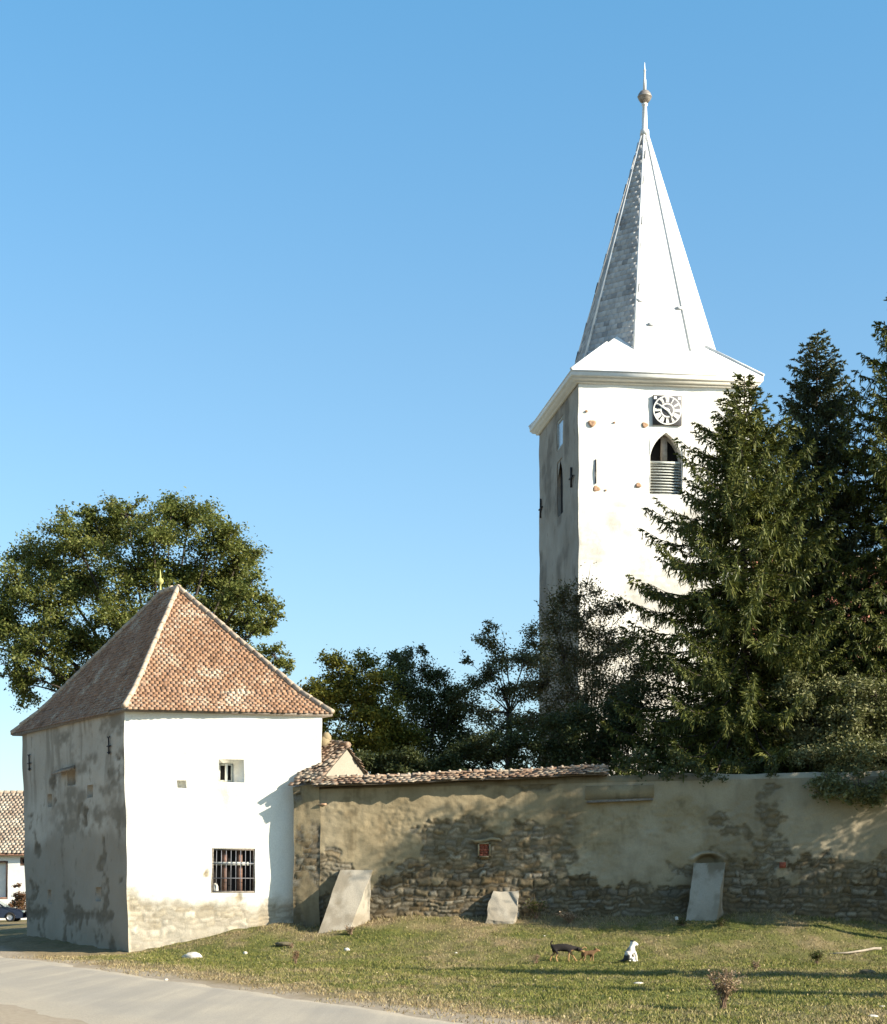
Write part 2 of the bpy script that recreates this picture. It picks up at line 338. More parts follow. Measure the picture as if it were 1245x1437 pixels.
def rubble(u, v, seed, rh=.15, rw=.3):
    """coursed rubble: pillow height 0..1, tint per stone, joint mask"""
    uu = u+(fbm(u*3.3, v*4.2, seed)-.5)*.34; vv = v+(fbm(u*2.4, v*1.6, seed+5)-.5)*.30+(fbm(u*8, v*8, seed+6, 2)-.5)*.05+5
    rs = np.random.default_rng(seed); hs = rs.uniform(rh*.55, rh*1.5, 400); bd = np.concatenate([[0], np.cumsum(hs)])
    row = np.clip(np.searchsorted(bd, vv)-1, 0, 398)
    h = np.zeros_like(u); t = np.zeros_like(u)
    for r in np.unique(row):
        m = row == r; wd = np.concatenate([[-30], -30+np.cumsum(rs.uniform(rw*.45, rw*1.6, 400))]); x = uu[m]
        k = np.clip(np.searchsorted(wd, x)-1, 0, 398)
        d = np.minimum(np.minimum(x-wd[k], wd[k+1]-x), np.minimum(vv[m]-bd[r], bd[r+1]-vv[m]))
        tt = rs.random(400)[k]; dp = rs.uniform(.35, 1.1, 400)[k]; h[m] = np.clip(d/.065, 0, 1)**.75*dp; t[m] = tt
    return h, t
def panel(acc, c, res, holes=(), relief=None, wobble=.025):
    c = [np.asarray(p, float) for p in c]
    L = np.linalg.norm(c[1]-c[0]); H = np.linalg.norm(c[2]-c[0])
    nrm = np.cross(c[1]-c[0], c[2]-c[0]); nrm /= np.linalg.norm(nrm)
    us = list(np.linspace(0, 1, max(2, int(L/res)+1))); vs = list(np.linspace(0, 1, max(2, int(H/res)+1)))
    for hl in holes:
        for lst, ab, ln in ((us, hl['r'][:2], L), (vs, hl['r'][2:], H)):
            for e in ab:
                lst[:] = [x for x in lst if abs(x-e)*ln > res*.35 or x in (0, 1)]+[e]
    us = np.unique(us); vs = np.unique(vs)
    U, Vv = np.meshgrid(us, vs, indexing='ij'); P = P4(c, U, Vv); P = P+wob(P, wobble)
    st = np.zeros_like(U); ti = np.zeros_like(U); jo = np.zeros_like(U); da = np.zeros_like(U); pa = np.zeros_like(U)
    um = U*L; vm = P[..., 2]
    if relief:
        d, st, ti, jo, da, *ex = relief(um, vm); pa = ex[0] if ex else pa
        tp = sstep(0, .05, um)*sstep(L, L-.05, um)
        for hl in holes:
            a = hl['r']; du = np.maximum(np.maximum(a[0]-U, U-a[1])*L, 0); dv = np.maximum(np.maximum(a[2]-Vv, Vv-a[3])*H, 0)
            tp = tp*sstep(0, .05, np.hypot(du, dv)+1e-6)
        P = P+nrm*(d*tp)[..., None]
    keep = np.ones((len(us)-1, len(vs)-1), bool); uc = (us[1:]+us[:-1])/2; vc = (vs[1:]+vs[:-1])/2
    for hl in holes:
        a = hl['r']; keep &= ~((uc[:, None] > a[0]) & (uc[:, None] < a[1]) & (vc[None, :] > a[2]) & (vc[None, :] < a[3]))
    n = len(vs); ii = (np.arange(len(us)-1)[:, None]*n+np.arange(n-1)[None, :])[keep]
    acc.add(P.reshape(-1, 3), np.stack([ii, ii+n, ii+n+1, ii+1], -1), stone=st, tint=ti, joint=jo, damp=da, pale=pa)
    for hl in holes:
        a = hl['r']; b = hl.get('inner', a); o = []
        for (r, dp) in ((a, 0), (b, hl['depth'])):
            for (u, v) in ((r[0], r[2]), (r[1], r[2]), (r[1], r[3]), (r[0], r[3])):
                p = P4(c, u, v); o.append(p+wob(p, wobble)-nrm*dp)
        fs = [[[0, 1, 5, 4]], [[1, 2, 6, 5]], [[2, 3, 7, 6]], [[3, 0, 4, 7]]]
        fs = [f for i, f in enumerate(fs) if i not in hl.get('skip', ())]
        if hl.get('back'): fs.append([[4, 5, 6, 7]])
        acc.add(o, fs); hl['in'] = o[4:]; hl['out'] = o[:4]
    return nrm
def rect_px(c, x0, y0, x1, y1):
    u0, v0 = uv_of(x0, y1, c); u1, v1 = uv_of(x1, y0, c); return (u0, u1, v0, v1)

# ------------------------------------------------------------------ roof tiles
def tiles(acc, poly, w=.18, e=.15, th=.018, jit=1.0, lift=.03, seed=0, square=False):
    rs = np.random.default_rng(seed); poly = np.asarray(poly, float)
    n = np.zeros(3)
    for i in range(1, len(poly)-1): n += np.cross(poly[i]-poly[0], poly[i+1]-poly[0])
    n /= np.linalg.norm(n)
    if n[2] < 0: n = -n
    s = np.array([0, 0, 1.])-n*n[2]; s /= np.linalg.norm(s); h = np.cross(s, n)
    o = poly[np.argmin(poly@s)]; p2 = np.stack([(poly-o)@h, (poly-o)@s], 1)
    rows = np.arange(-.02, p2[:, 1].max(), e); cu = []; cv = []
    for r, v in enumerate(rows):
        u = np.arange(p2[:, 0].min()-w, p2[:, 0].max()+w, w)+(w/2 if r % 2 else 0); cu.append(u); cv.append(np.full(len(u), v))
    cu = np.concatenate(cu); cv = np.concatenate(cv); tv = cv+e*.7
    ins = np.zeros(len(cu), bool); m = len(p2)
    for i in range(m):
        a, b = p2[i], p2[(i+1) % m]; cond = (a[1] > tv) != (b[1] > tv)
        xs = a[0]+(tv-a[1])/(b[1]-a[1]+1e-12)*(b[0]-a[0]); ins ^= cond & (cu < xs)
    cu = cu[ins]; cv = cv[ins]; N = len(cu)
    if not N: return
    l = e*1.75; hw = w*.48
    if square: hw = w*.5
    if square: ol = np.array([[-hw, l], [-hw, 0], [0, -.0*e], [hw, 0], [hw, l]])
    else: ol = np.array([[-hw, l], [-hw, e*.2], [-hw*.65, e*.05], [0, 0], [hw*.65, e*.05], [hw, e*.2], [hw, l]])
    k = len(ol)
    ang = rs.normal(0, .03*jit, N); du = rs.normal(0, .008*jit, N); dv = rs.normal(0, .012*jit, N); up = np.abs(rs.normal(0, .006*jit, N))
    x = ol[None, :, 0]*np.cos(ang)[:, None]-ol[None, :, 1]*np.sin(ang)[:, None]+(cu+du)[:, None]
    y = ol[None, :, 0]*np.sin(ang)[:, None]+ol[None, :, 1]*np.cos(ang)[:, None]+(cv+dv)[:, None]
    zt = lift+th*1.9*(1-ol[None, :, 1]/l)+up[:, None]+rs.normal(0, .004*jit, (N, 1))*np.sign(ol[None, :, 0])
    top = o+x[..., None]*h+y[..., None]*s+zt[..., None]*n; bot = top-n*th
    v = np.concatenate([top, bot], 1); b = np.arange(N)[:, None]*2*k
    f = [b+np.arange(k)[None, :], b+np.arange(k)[None, ::-1]+k]
    for i in range(k):
        j = (i+1) % k; f.append(np.concatenate([b+i, b+k+i, b+k+j, b+j], 1))
    acc.add(v.reshape(-1, 3), f)
def hip_caps(acc, p, q, r=.11, step=.36, seed=0):
    rs = np.random.default_rng(seed); p = np.asarray(p, float); q = np.asarray(q, float); L = np.linalg.norm(q-p); n = max(1, int(L/step)); d = (q-p)/n
    for i in range(n):
        a = p+d*i; b = p+d*(i+1.12); j = rs.normal(0, .008, 3)
        tube(acc, [a+j, a+d*.1+j, b+j*.5], [r*1.12, r*1.1, r*.88], 8)

# ------------------------------------------------------------------ BASTION (square tower house at the left)
bA, bB, bC = W(174, 1340, 55.35), W(452, 1300, 56.4), W(31, 1312, 62.95)
bD = bB+bC-bA
def col2(pt_px, pb_px, Y, zt, zb):
    xt = (pt_px-CX)/F*Y; xb = (pb_px-CX)/F*Y
    return np.array([xb, Y, zb]), np.array([xt, Y, zt])
zt, zb = 7.30, -.5
A0, A1 = col2(173.5, 181, 55.35, zt, zb); B0, B1 = col2(451, 452, 56.4, zt-.03, zb); C0, C1 = col2(31, 38, 62.95, zt-.05, zb)
D0 = B0+C0-A0; D1 = B1+C1-A1
bast = thing('bastion', 'white limewashed corner bastion with steep red tiled hip roof beside the road', 'bastion', ((A0+D0)/2*[1, 1, 0]))
fr = [A0, B0, A1, B1]
def rel_front(u, v):
    h, t = rubble(u, v, 11, .17, .36)
    m = sstep(.42, .68, fbm(u*.9, v*1.0, 12, 6)*.8+fbm(u*4, v*4, 16, 3)*.2+sstep(2.1, .5, v)*.40-sstep(1.2, 3.2, v)*.5)*.85
    m = np.maximum(m, sstep(.60, .68, fbm(u*1.5+9, v*1.2, 14, 5)-sstep(2.0, 3.5, v)*.4))
    d = -m*.035+m*h*.035+(fbm(u*6, v*6, 13)-.5)*.02+(fbm(u*1.2, v*1.2, 15)-.5)*.05
    # damp run-off below the upper window
    xw = 3.0; damp = np.exp(-((u-2.95-(fbm(v*1.2, v*0, 18)-.5)*.3)/.16)**2)*sstep(5.2, 4.9, v)*sstep(2.8, 3.8, v)*.55*sstep(.3, .6, fbm(u*5, v*2, 19))
    damp = np.maximum(damp, sstep(5.0, 5.9, u)*sstep(4.0, 5.2, v)*sstep(7.2, 5.6, v)*.45*sstep(.35, .6, fbm(u*1.6, v*1.6, 20)))
    damp = np.maximum(damp, sstep(1.6, .3, v)*.35)
    return d, m, t, m*(1-h)*.8, damp
r_up = rect_px(fr, 308, 1066, 343, 1098); r_in = rect_px(fr, 308.5, 1071, 328, 1096)
r_lo = rect_px(fr, 297.5, 1191, 357.5, 1253); r_sq = rect_px(fr, 249, 1095, 262.5, 1106)
hs_f = [dict(r=r_up, inner=r_in, depth=.42), dict(r=r_lo, depth=.22), dict(r=r_sq, inner=(r_sq[0]+.003, r_sq[1]-.006, r_sq[2]+.004, r_sq[3]-.002), depth=.3, back=True)]
ac = Acc(); nF = panel(ac, fr, .05, hs_f, rel_front)
ac2 = Acc()
sd = [C0, A0, C1, A1]
def rel_side(u, v):
    h, t = rubble(u, v, 51, .17, .36)
    f1 = fbm(u*.7, v*.9, 52, 5)
    m = sstep(.60, .70, f1*.7+fbm(u*3.5, v*4.5, 60, 4)*.3+np.exp(-((v-1.15)/.22)**2)*.17)
    lo = sstep(3.9, 3.3, v+(fbm(u*.8, v*0, 56)-.5)*1.2)
    d = -m*.03+m*h*.03+(fbm(u*5, v*5, 53)-.5)*.03+(fbm(u*1.2, v*1.2, 55)-.5)*.06
    patch = sstep(.45, .72, fbm(u*1.5, v*2.8, 57, 6)*.75+fbm(u*5, v*8, 59, 4)*.25+np.exp(-((v-4.4)/.55)**2)*.13)*sstep(1.5, 4, u)*.8*sstep(2.9, 3.8, v)
    drip = sstep(.52, .66, fbm(u*2.6, v*.35, 58, 4))*.6*sstep(3.5, 6.5, v)
    damp = np.clip(np.maximum(np.maximum(lo*.55, patch), drip), 0, .9)
    return d, m, t, m*(1-h)*.8, damp
hs_s = [dict(r=rect_px(sd, 66, 1114, 72.5, 1133), depth=.22, back=True), dict(r=rect_px(sd, 123, 1101, 130.5, 1120), depth=.22, back=True),
        dict(r=rect_px(sd, 94, 1079, 105, 1103), depth=.3, back=True), dict(r=rect_px(sd, 67, 1249, 71.5, 1268), depth=.2, back=True), dict(r=rect_px(sd, 134, 1245, 141.5, 1265), depth=.22, back=True)]
nS = panel(ac2, sd, .07, hs_s, rel_side)
panel(ac2, [B0, D0, B1, D1], .35, (), None); panel(ac2, [D0, C0, D1, C1], .35, (), None)
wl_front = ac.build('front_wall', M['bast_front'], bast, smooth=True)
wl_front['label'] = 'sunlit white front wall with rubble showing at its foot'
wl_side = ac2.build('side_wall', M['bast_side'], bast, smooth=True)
wl_side['label'] = 'grey weathered shaded walls'
# eaves, roof
ez = 7.22
EA, EB, EC = W(174, 994, 55.1), W(467, 1002, 56.4), W(17, 1030, 63.25)
ED = EB+EC-EA
R1, R2 = W(250, 826, 59.05), W(225, 834, 60.25)
def brk(e, r, t=.2, dz=-.16): p = e+(r-e)*t; p[2] += dz; return p
K = {'A': brk(EA, R1), 'B': brk(EB, R1), 'C': brk(EC, R2), 'D': brk(ED, R2)}
ac = Acc(); ta = Acc()
faces = [[EA, EB, K['B'], K['A']], [K['A'], K['B'], R1], [EC, EA, K['A'], K['C']], [K['C'], K['A'], R1, R2],
         [EB, ED, K['D'], K['B']], [K['B'], K['D'], R2, R1], [ED, EC, K['C'], K['D']], [K['D'], K['C'], R2]]
for i, f in enumerate(faces):
    ac.add(f, [list(range(len(f)))]); tiles(ta, f, .16, .125, .009, .7, .014, seed=100+i)
low = [p-np.array([0, 0, .07]) for p in (EA, EB, ED, EC)]
ac.add(low+[EA, EB, ED, EC], [[0, 1, 5, 4], [1, 2, 6, 5], [2, 3, 7, 6], [3, 0, 4, 7], [3, 2, 1, 0]])
deck = ac.build('roof_deck', M['wood'], bast)
rf = ta.build('roof', M['tile'], bast)
ha = Acc()
up = np.array([0, 0, .05])
for i, (e, k, r) in enumerate(((EA, K['A'], R1), (EB, K['B'], R1), (EC, K['C'], R2), (ED, K['D'], R2))):
    hip_caps(ha, e+up, k+up, .08, seed=i); hip_caps(ha, k+up, r+up, .08, seed=10+i)
hip_caps(ha, R1+up, R2+up, .09, seed=30)
ha.build('hip_tile', M['mortar'], rf, smooth=True)
fa = Acc(); lathe(fa, R2+[0, 0, .03], [(.05, 0), (.05, .12), (.03, .14), (.03, .28), (.09, .33), (.11, .40), (.08, .47), (.03, .5), (.025, .62), (.004, .78)], 10)
fa.build('finial', simple('yellow_finial', (.40, .39, .14), .7), rf, smooth=True)
# cornice board under the eave
def frame_bars(acc, cs, n, depth, w, t):
    """rectangular frame inside 4 corners (bl, br, tr, tl)"""
    for a, b in ((0, 1), (1, 2), (2, 3), (3, 0)):
        p, q_ = cs[a], cs[b]; d = (q_-p)/np.linalg.norm(q_-p); inn = np.cross(n, d)
        if np.dot(inn, (sum(cs)/4-p)) < 0: inn = -inn
        c = (p+q_)/2+inn*w/2-n*depth; box(acc, c, (np.linalg.norm(q_-p), t, w), [d, n, inn])
def quad(acc, cs, off): acc.add([p+off for p in cs], [[0, 1, 2, 3]])
def lerp4(cs, u, v): return (cs[0]*(1-u)+cs[1]*u)*(1-v)+(cs[3]*(1-u)+cs[2]*u)*v
def bar(acc, p, q_, w, t, n):
    d = q_-p; L = np.linalg.norm(d); d = d/L; s = np.cross(n, d); box(acc, (p+q_)/2, (L, t, w), [d, n, s])
# lower barred window
cs = [hs_f[1]['out'][i] for i in range(4)]
fa = Acc(); frame_bars(fa, cs, nF, .05, .055, .07)
win = fa.build('window', M['wood'], bast); win['label'] = 'large square barred window with brown casements'
fa = Acc(); icz = [p-nF*.2 for p in cs]
for u in (.30, .66): bar(fa, lerp4(icz, u, .0), lerp4(icz, u, 1.), .15, .08, nF)
bar(fa, lerp4(icz, .97, .0), lerp4(icz, .97, 1.), .07, .07, nF)
fa.build('casement', M['woodred'], win)
fa = Acc(); i2 = [p-nF*.13 for p in cs]; bar(fa, lerp4(i2, .03, .66), lerp4(i2, .97, .66), .10, .06, nF); fa.build('transom', M['woodpale'], win)
fa = Acc(); i3 = [p-nF*.03 for p in cs]
for k in range(1, 9): tube(fa, [lerp4(i3, k/9., .01), lerp4(i3, k/9., .99)], .011, 5)
for v in (.33, .66): tube(fa, [lerp4(i3, .01, v)+nF*.012, lerp4(i3, .99, v)+nF*.012], .012, 5)
fa.build('window_bars', simple('grey_iron', (.22,.22,.24), .6, .4), win)
fa = Acc(); quad(fa, hs_f[1]['in'], nF*.004-nF*.06); fa.build('pane', M['dark'], win)
fa = Acc(); lathe(fa, lerp4(i3, .10, 0)-nF*.1, [(.07, 0), (.10, .08), (.09, .2), (.05, .28), (.0, .3)], 9); fa.build('rag_bundle', simple('pale_rag', (.55,.52,.46)), win, smooth=True)
# upper window
ci = hs_f[0]['in']
fa = Acc(); frame_bars(fa, ci, nF, -.03, .05, .06); up_w = fa.build('window', M['woodpale'], bast); up_w['label'] = 'small upper window in a deep splayed recess'
fa = Acc(); bar(fa, lerp4(ci, .55, 0)+nF*.05, lerp4(ci, .55, 1)+nF*.05, .08, .06, nF); fa.build('mullion', M['white'], up_w)
fa = Acc(); quad(fa, ci, -nF*.02); fa.build('pane', M['dark'], up_w)
# iron wall ties and stone hood on the shaded side
for (x, y0, y1) in ((43, 1061, 1081), (155, 1036, 1058)):
    fa = Acc(); u, v0 = uv_of(x, y1, sd); u2, v1 = uv_of(x, y0, sd); p = P4(sd, u, v0)+nS*.05; q_ = P4(sd, u, v1)+nS*.05
    tube(fa, [p, q_], .025, 5); m_ = (p+q_)/2; d = np.cross(nS, [0, 0, 1.]); tube(fa, [m_-d*.14, m_+d*.14], .022, 5)
    for e in (p, q_): tube(fa, [e-d*.1+[0, 0, .05], e, e+d*.1+[0, 0, .05]], .02, 5)
    fa.build('wall_tie', M['iron'], bast)
fa = Acc(); u0, v0 = uv_of(84, 1083, sd); u1, v1 = uv_of(106, 1077, sd); p = P4(sd, u0, v0); q_ = P4(sd, u1, v1)
hexa(fa, [p-[0,0,.03], q_-[0,0,.03], q_+nS*.28-[0,0,.12], p+nS*.28-[0,0,.12], p+[0,0,.08], q_+[0,0,.08], q_+nS*.28-[0,0,.05], p+nS*.28-[0,0,.05]][::1])
fa.build('stone_hood', M['tile_old'], bast)

# ------------------------------------------------------------------ CHURCH TOWER
T0, T1, T2 = W(812, 560, 80.3), W(1055, 560, 81.2), W(757, 620, 89.4)
ezT = W(0, 533, 80.3)[2]; zbT = 1.0
def fl(p, z): return np.array([p[0], p[1], z])
T3 = T1+T2-T0
tw = thing('church_tower', 'tall white church tower with clock, belfry arch and pointed octagonal spire', 'church tower', fl((T0+T3)/2, 2.0))
fT = [fl(T0, zbT), fl(T1, zbT), fl(T0, ezT), fl(T1, ezT)]
def rel_tw(u, v):
    h, t = rubble(u, v, 71, .3, .5)
    m = sstep(.52, .68, fbm(u*.6, v*.6, 72, 5)+sstep(19, 12, v)*.22-sstep(18.5, 20, v)*.3)*.55
    return (m*h*.03+(fbm(u*3, v*3, 73)-.5)*.05), m*.5, t, m*(1-h)*.5, m*.25*sstep(.4, .7, fbm(u*1.5, v*3, 74))
ra = rect_px(fT, 912.5, 608, 958, 693)
hole_b = dict(r=ra, depth=.75, skip=(2,))
ac = Acc(); nT = panel(ac, fT, .10, [hole_b], rel_tw)
ob = hole_b['out']; bl, br, tr, tl = ob
ush = (tr-tl); Wd = np.linalg.norm(ush); ush = ush/Wd; zsp = W(0, 646, 80.4)[2]; zap = tl[2]
# pointed arch head: two arcs
hs_ = zap-zsp; R = (Wd*Wd/4+hs_*hs_)/Wd
def arch_pt(k, n=10):   # left arc from spring (k=0) to apex (k=n)
    cxr = R; th_max = math.asin(min(1, hs_/R)); th = th_max*k/n
    return cxr-R*math.cos(th), R*math.sin(th)
inn = -nT*.75
for side in (0, 1):
    pts = []
    for k in range(11):
        x, z = arch_pt(k); x = x if side == 0 else Wd-x
        p = tl+ush*x; p[2] = zsp+z; pts.append(p)
    corner = tl if side == 0 else tr
    for k in range(10):
        a = [pts[k], pts[k+1], corner]; ac.add(a, [[0, 1, 2]] if side == 1 else [[0, 2, 1]])
        b_ = [pts[k], pts[k+1], pts[k+1]+inn, pts[k]+inn]; ac.add(b_, [[0, 1, 2, 3]] if side == 0 else [[3, 2, 1, 0]])
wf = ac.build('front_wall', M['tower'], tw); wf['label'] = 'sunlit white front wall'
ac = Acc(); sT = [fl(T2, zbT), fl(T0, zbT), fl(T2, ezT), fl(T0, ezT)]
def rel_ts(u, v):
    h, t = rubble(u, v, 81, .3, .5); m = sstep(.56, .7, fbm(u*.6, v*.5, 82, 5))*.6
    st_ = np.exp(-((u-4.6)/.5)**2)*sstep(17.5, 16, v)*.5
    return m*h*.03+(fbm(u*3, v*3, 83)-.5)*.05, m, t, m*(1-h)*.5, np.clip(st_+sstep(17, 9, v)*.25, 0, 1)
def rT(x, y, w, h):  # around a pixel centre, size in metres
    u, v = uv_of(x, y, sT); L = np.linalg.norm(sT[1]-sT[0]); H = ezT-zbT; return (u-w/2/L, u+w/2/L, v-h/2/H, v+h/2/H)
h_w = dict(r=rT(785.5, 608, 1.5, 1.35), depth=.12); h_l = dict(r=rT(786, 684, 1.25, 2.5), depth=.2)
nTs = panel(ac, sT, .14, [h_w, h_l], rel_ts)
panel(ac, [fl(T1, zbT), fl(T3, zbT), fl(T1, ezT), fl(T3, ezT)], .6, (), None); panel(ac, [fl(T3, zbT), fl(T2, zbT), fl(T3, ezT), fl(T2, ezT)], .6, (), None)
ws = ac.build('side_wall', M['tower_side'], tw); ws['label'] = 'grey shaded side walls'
# cornice: three stepped courses round the top
cen = fl((T0+T3)/2, 0)
ax_u = (T1-T0)*[1, 1, 0]; LU = np.linalg.norm(ax_u); ax_u = ax_u/LU; ax_v = (T2-T0)*[1, 1, 0]; LV = np.linalg.norm(ax_v); ax_v = ax_v/LV
def sq(off, z): return [cen+ax_u*su*(LU/2+off)+ax_v*sv*(LV/2+off)+[0, 0, z] for su, sv in ((-1,-1),(1,-1),(1,1),(-1,1))]
ac = Acc(); prof = [(.02, -.16), (.14, -.13), (.14, -.07), (.32, .0), (.32, .05), (.39, .08), (.40, .12), (.40, .255)]
pts = [p for o_, z in prof for p in sq(o_, ezT+z)]
f = [[4*i+j, 4*i+(j+1) % 4, 4*i+4+(j+1) % 4, 4*i+4+j] for i in range(len(prof)-1) for j in range(4)]
ac.add(pts, f); ac.build('cornice', M['white'], tw)
# spire
se = ezT+.32; off = .42
half = (LU/2+off); hv = LV/2+off
apex = W(911, 176, 84.9); apx = cen+[0, 0, apex[2]]
ac = Acc(); ta = Acc()
sl = .88; kz = 2.9
base = sq(off, se); top_ = [cen+ax_u*su*(half-kz/sl)+ax_v*sv*(hv-kz/sl)+[0, 0, se+kz] for su, sv in ((-1,-1),(1,-1),(1,1),(-1,1))]
for j in range(4):
    f_ = [base[j], base[(j+1) % 4], top_[(j+1) % 4], top_[j]]; ac.add(f_, [[0, 1, 2, 3]])
low = sq(off, se-.06); ac.add(low+base, [[0, 1, 5, 4], [1, 2, 6, 5], [2, 3, 7, 6], [3, 0, 4, 7], [3, 2, 1, 0]])
# octagon
cen = cen+ax_u*.2
flat = 97/F*82.5; zref = W(0, 495, 82.0)[2]; zo = se+.1
k_ = flat/(apx[2]-zref)
def octo(z):
    r = k_*(apx[2]-z)+.06; c = r*math.tan(math.pi/8)
    return [cen+ax_u*x+ax_v*y*1.06+[0, 0, z] for x, y in ((-c,-r),(c,-r),(r,-c),(r,c),(c,r),(-c,r),(-r,c),(-r,-c))]
tb = Acc(); o0 = octo(zo); zt_ = apx[2]-.25; o1 = octo(zt_)
for j in range(8):
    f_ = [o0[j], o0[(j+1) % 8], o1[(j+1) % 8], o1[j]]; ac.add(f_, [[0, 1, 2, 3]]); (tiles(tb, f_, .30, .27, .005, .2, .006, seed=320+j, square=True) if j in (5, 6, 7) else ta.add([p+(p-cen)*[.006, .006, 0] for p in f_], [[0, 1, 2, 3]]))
ac.build('spire_deck', M['zinc'], tw)
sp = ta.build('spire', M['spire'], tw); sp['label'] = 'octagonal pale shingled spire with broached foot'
sw_ = tb.build('shingle_facet', M['slate_shade'], sp); sw_['label'] = 'shade-toned dark shingles on the shaded side of the spire'  # dark tone is the shade of these facets put into the colour
ac = Acc()
for j in range(8): tube(ac, [o0[j]+[0, 0, .02], o1[j]], [.075, .05], 6)
for j in range(4): tube(ac, [base[j]+[0, 0, .03], base[j]+(top_[j]-base[j])*.62+[0, 0, .03]], .06, 6)
ac.build('ridge_strip', M['zinc'], sp)
ac = Acc(); z0 = zt_-.05
lathe(ac, cen+[0, 0, z0], [(.22, 0), (.2, .25), (.13, .3), (.12, .9), (.10, 1.35), (.14, 1.4), (.14, 1.47), (.09, 1.5)], 12)
fin = ac.build('finial', M['zinc'], tw, smooth=True)
zb_ = z0+1.5; ac = Acc()
lathe(ac, cen+[0, 0, zb_], [(.06, 0), (.20, .06), (.29, .18), (.31, .26), (.335, .28), (.335, .32), (.31, .34), (.29, .42), (.2, .54), (.06, .6)], 16); ac.build('ball', simple('tarnished_ball', (.30,.27,.24), .5, .4), fin, smooth=True)
ac = Acc(); lathe(ac, cen+[0, 0, zb_+.58], [(.08, 0), (.07, .5), (.05, .55), (.045, .9), (.065, .94), (.03, 1.0), (.012, 1.3)], 8); ac.build('spike', M['zinc'], fin, smooth=True)
for (fx, fy, zz) in ((.06, 0, W(0, 415, 82)[2]), (.93, 0, W(0, 425, 82)[2]), (.30, 0, W(0, 452, 82)[2])):
    r_z = octo(zz); p = r_z[0]*(1-fx)+r_z[1]*fx; ac = Acc(); box(ac, p-ax_v*.05, (.26, .05, .12), [ax_u, ax_v, np.array([0, 0, 1.])]); ac.build('loose_shingle', M['slate_shade'], sp)
# louvres and belfry interior
ac = Acc(); nl = 11
for i in range(nl):
    v = (zsp-bl[2])*(i+.5)/nl; a = bl+ush*.02; b_ = a+ush*(Wd-.04)
    c_ = (a+b_)/2+[0, 0, v]-nT*.22; tilt = np.array([nT*.8-np.array([0, 0, .6])])[0]; tilt /= np.linalg.norm(tilt)
    box(ac, c_, (Wd-.04, .17, .03), [ush, tilt, np.cross(ush, tilt)])
box(ac, (bl+br)/2+[0, 0, zsp-bl[2]+.02]-nT*.2, (Wd-.04, .12, .10), [ush, nT, [0, 0, 1]])
ac.build('louvre', M['woodpale'], tw)
ac = Acc(); m0 = (bl+br)/2+[0, 0, zsp-bl[2]]-nT*.35
hexa(ac, [m0+ush*x-nT*y for x, y in ((-.13, 0), (.13, 0), (.13, .2), (-.13, .2))]+[m0+[0, 0, hs_*.95]+ush*x-nT*y for x, y in ((-.13, 0), (.13, 0), (.13, .2), (-.13, .2))])
ac.build('mullion', simple('belfry_stone', (.30,.26,.22)), tw)
ac = Acc(); dk = [p-nT*.74 for p in (bl-ush*.3, br+ush*.3, tr+ush*.3+[0, 0, .2], tl-ush*.3+[0, 0, .2])]; ac.add(dk, [[0, 1, 2, 3]]); ac.build('belfry_back', M['dark'], tw)
# clock
c0 = P4(fT, *uv_of(936, 576.5, fT))+nT*.05; cs_ = 41/F*80.8
up_ = np.array([0, 0, 1.])
ac = Acc(); box(ac, c0, (cs_, .10, cs_), [ush, nT, up_]); clk = ac.build('clock', M['clockdark'], tw)
ac = Acc(); cf = c0+nT*.054
def ring(acc, r0, r1, n=40, o=0.0):
    a = np.arange(n)*2*np.pi/n; v = []
    for r in (r0, r1):
        v += [cf+nT*o+ush*r*math.cos(t)+up_*r*math.sin(t) for t in a]
    acc.add(v, [[i, n+i, n+(i+1) % n, (i+1) % n][::-1] for i in range(n)])
ring(ac, cs_*.455, cs_*.495); ring(ac, cs_*.20, cs_*.25)
for k in range(4):
    pass
def strk(acc, ang, x, tilt, r0=cs_*.27, r1=cs_*.44, w=.035, taper=1.45):
    er = ush*math.sin(ang)+up_*math.cos(ang); et = ush*math.cos(ang)-up_*math.sin(ang)
    a = cf+nT*.003+er*r0+et*(x-tilt)*.8; b = cf+nT*.003+er*r1+et*(x+tilt)*1.1
    acc.add([a-et*w/2, a+et*w/2, b+et*w/2*taper, b-et*w/2*taper], [[3, 2, 1, 0]])
rom = {1: 'I', 2: 'II', 3: 'III', 4: 'IIII', 5: 'V', 6: 'VI', 7: 'VII', 8: 'VIII', 9: 'IX', 10: 'X', 11: 'XI', 12: 'XII'}
for hr, s_ in rom.items():
    ang = hr*math.pi/6; n_ = len(s_); wtot = sum({'I': .045, 'V': .07, 'X': .07}[c] for c in s_); x = -wtot/2
    for ch in s_:
        cw = {'I': .045, 'V': .07, 'X': .07}[ch]; xc = x+cw/2; x += cw
        if ch == 'I': strk(ac, ang, xc, 0)
        elif ch == 'V': strk(ac, ang, xc-.015, -.014); strk(ac, ang, xc+.015, .014)
        else: strk(ac, ang, xc, .02); strk(ac, ang, xc, -.02)
for sx in (-1, 1):
    p = cf+ush*sx*cs_*.42+up_*cs_*.42; w = cs_*.05; ac.add([p-ush*w-up_*w, p+ush*w-up_*w, p+ush*w+up_*w, p-ush*w+up_*w], [[0, 1, 2, 3]])
ac.build('numeral_ring', M['white'], clk)
ac = Acc()
def hand(ang, ln, w, o):
    er = ush*math.sin(ang)+up_*math.cos(ang); et = ush*math.cos(ang)-up_*math.sin(ang)
    a = cf-er*.08; b = cf+er*ln; z_ = nT
    hexa(ac, [a-et*w+z_*o, a+et*w+z_*o, b+et*w*.55+z_*o, b-et*w*.55+z_*o, a-et*w+z_*(o+.012), a+et*w+z_*(o+.012), b+et*w*.55+z_*(o+.012), b-et*w*.55+z_*(o+.012)])
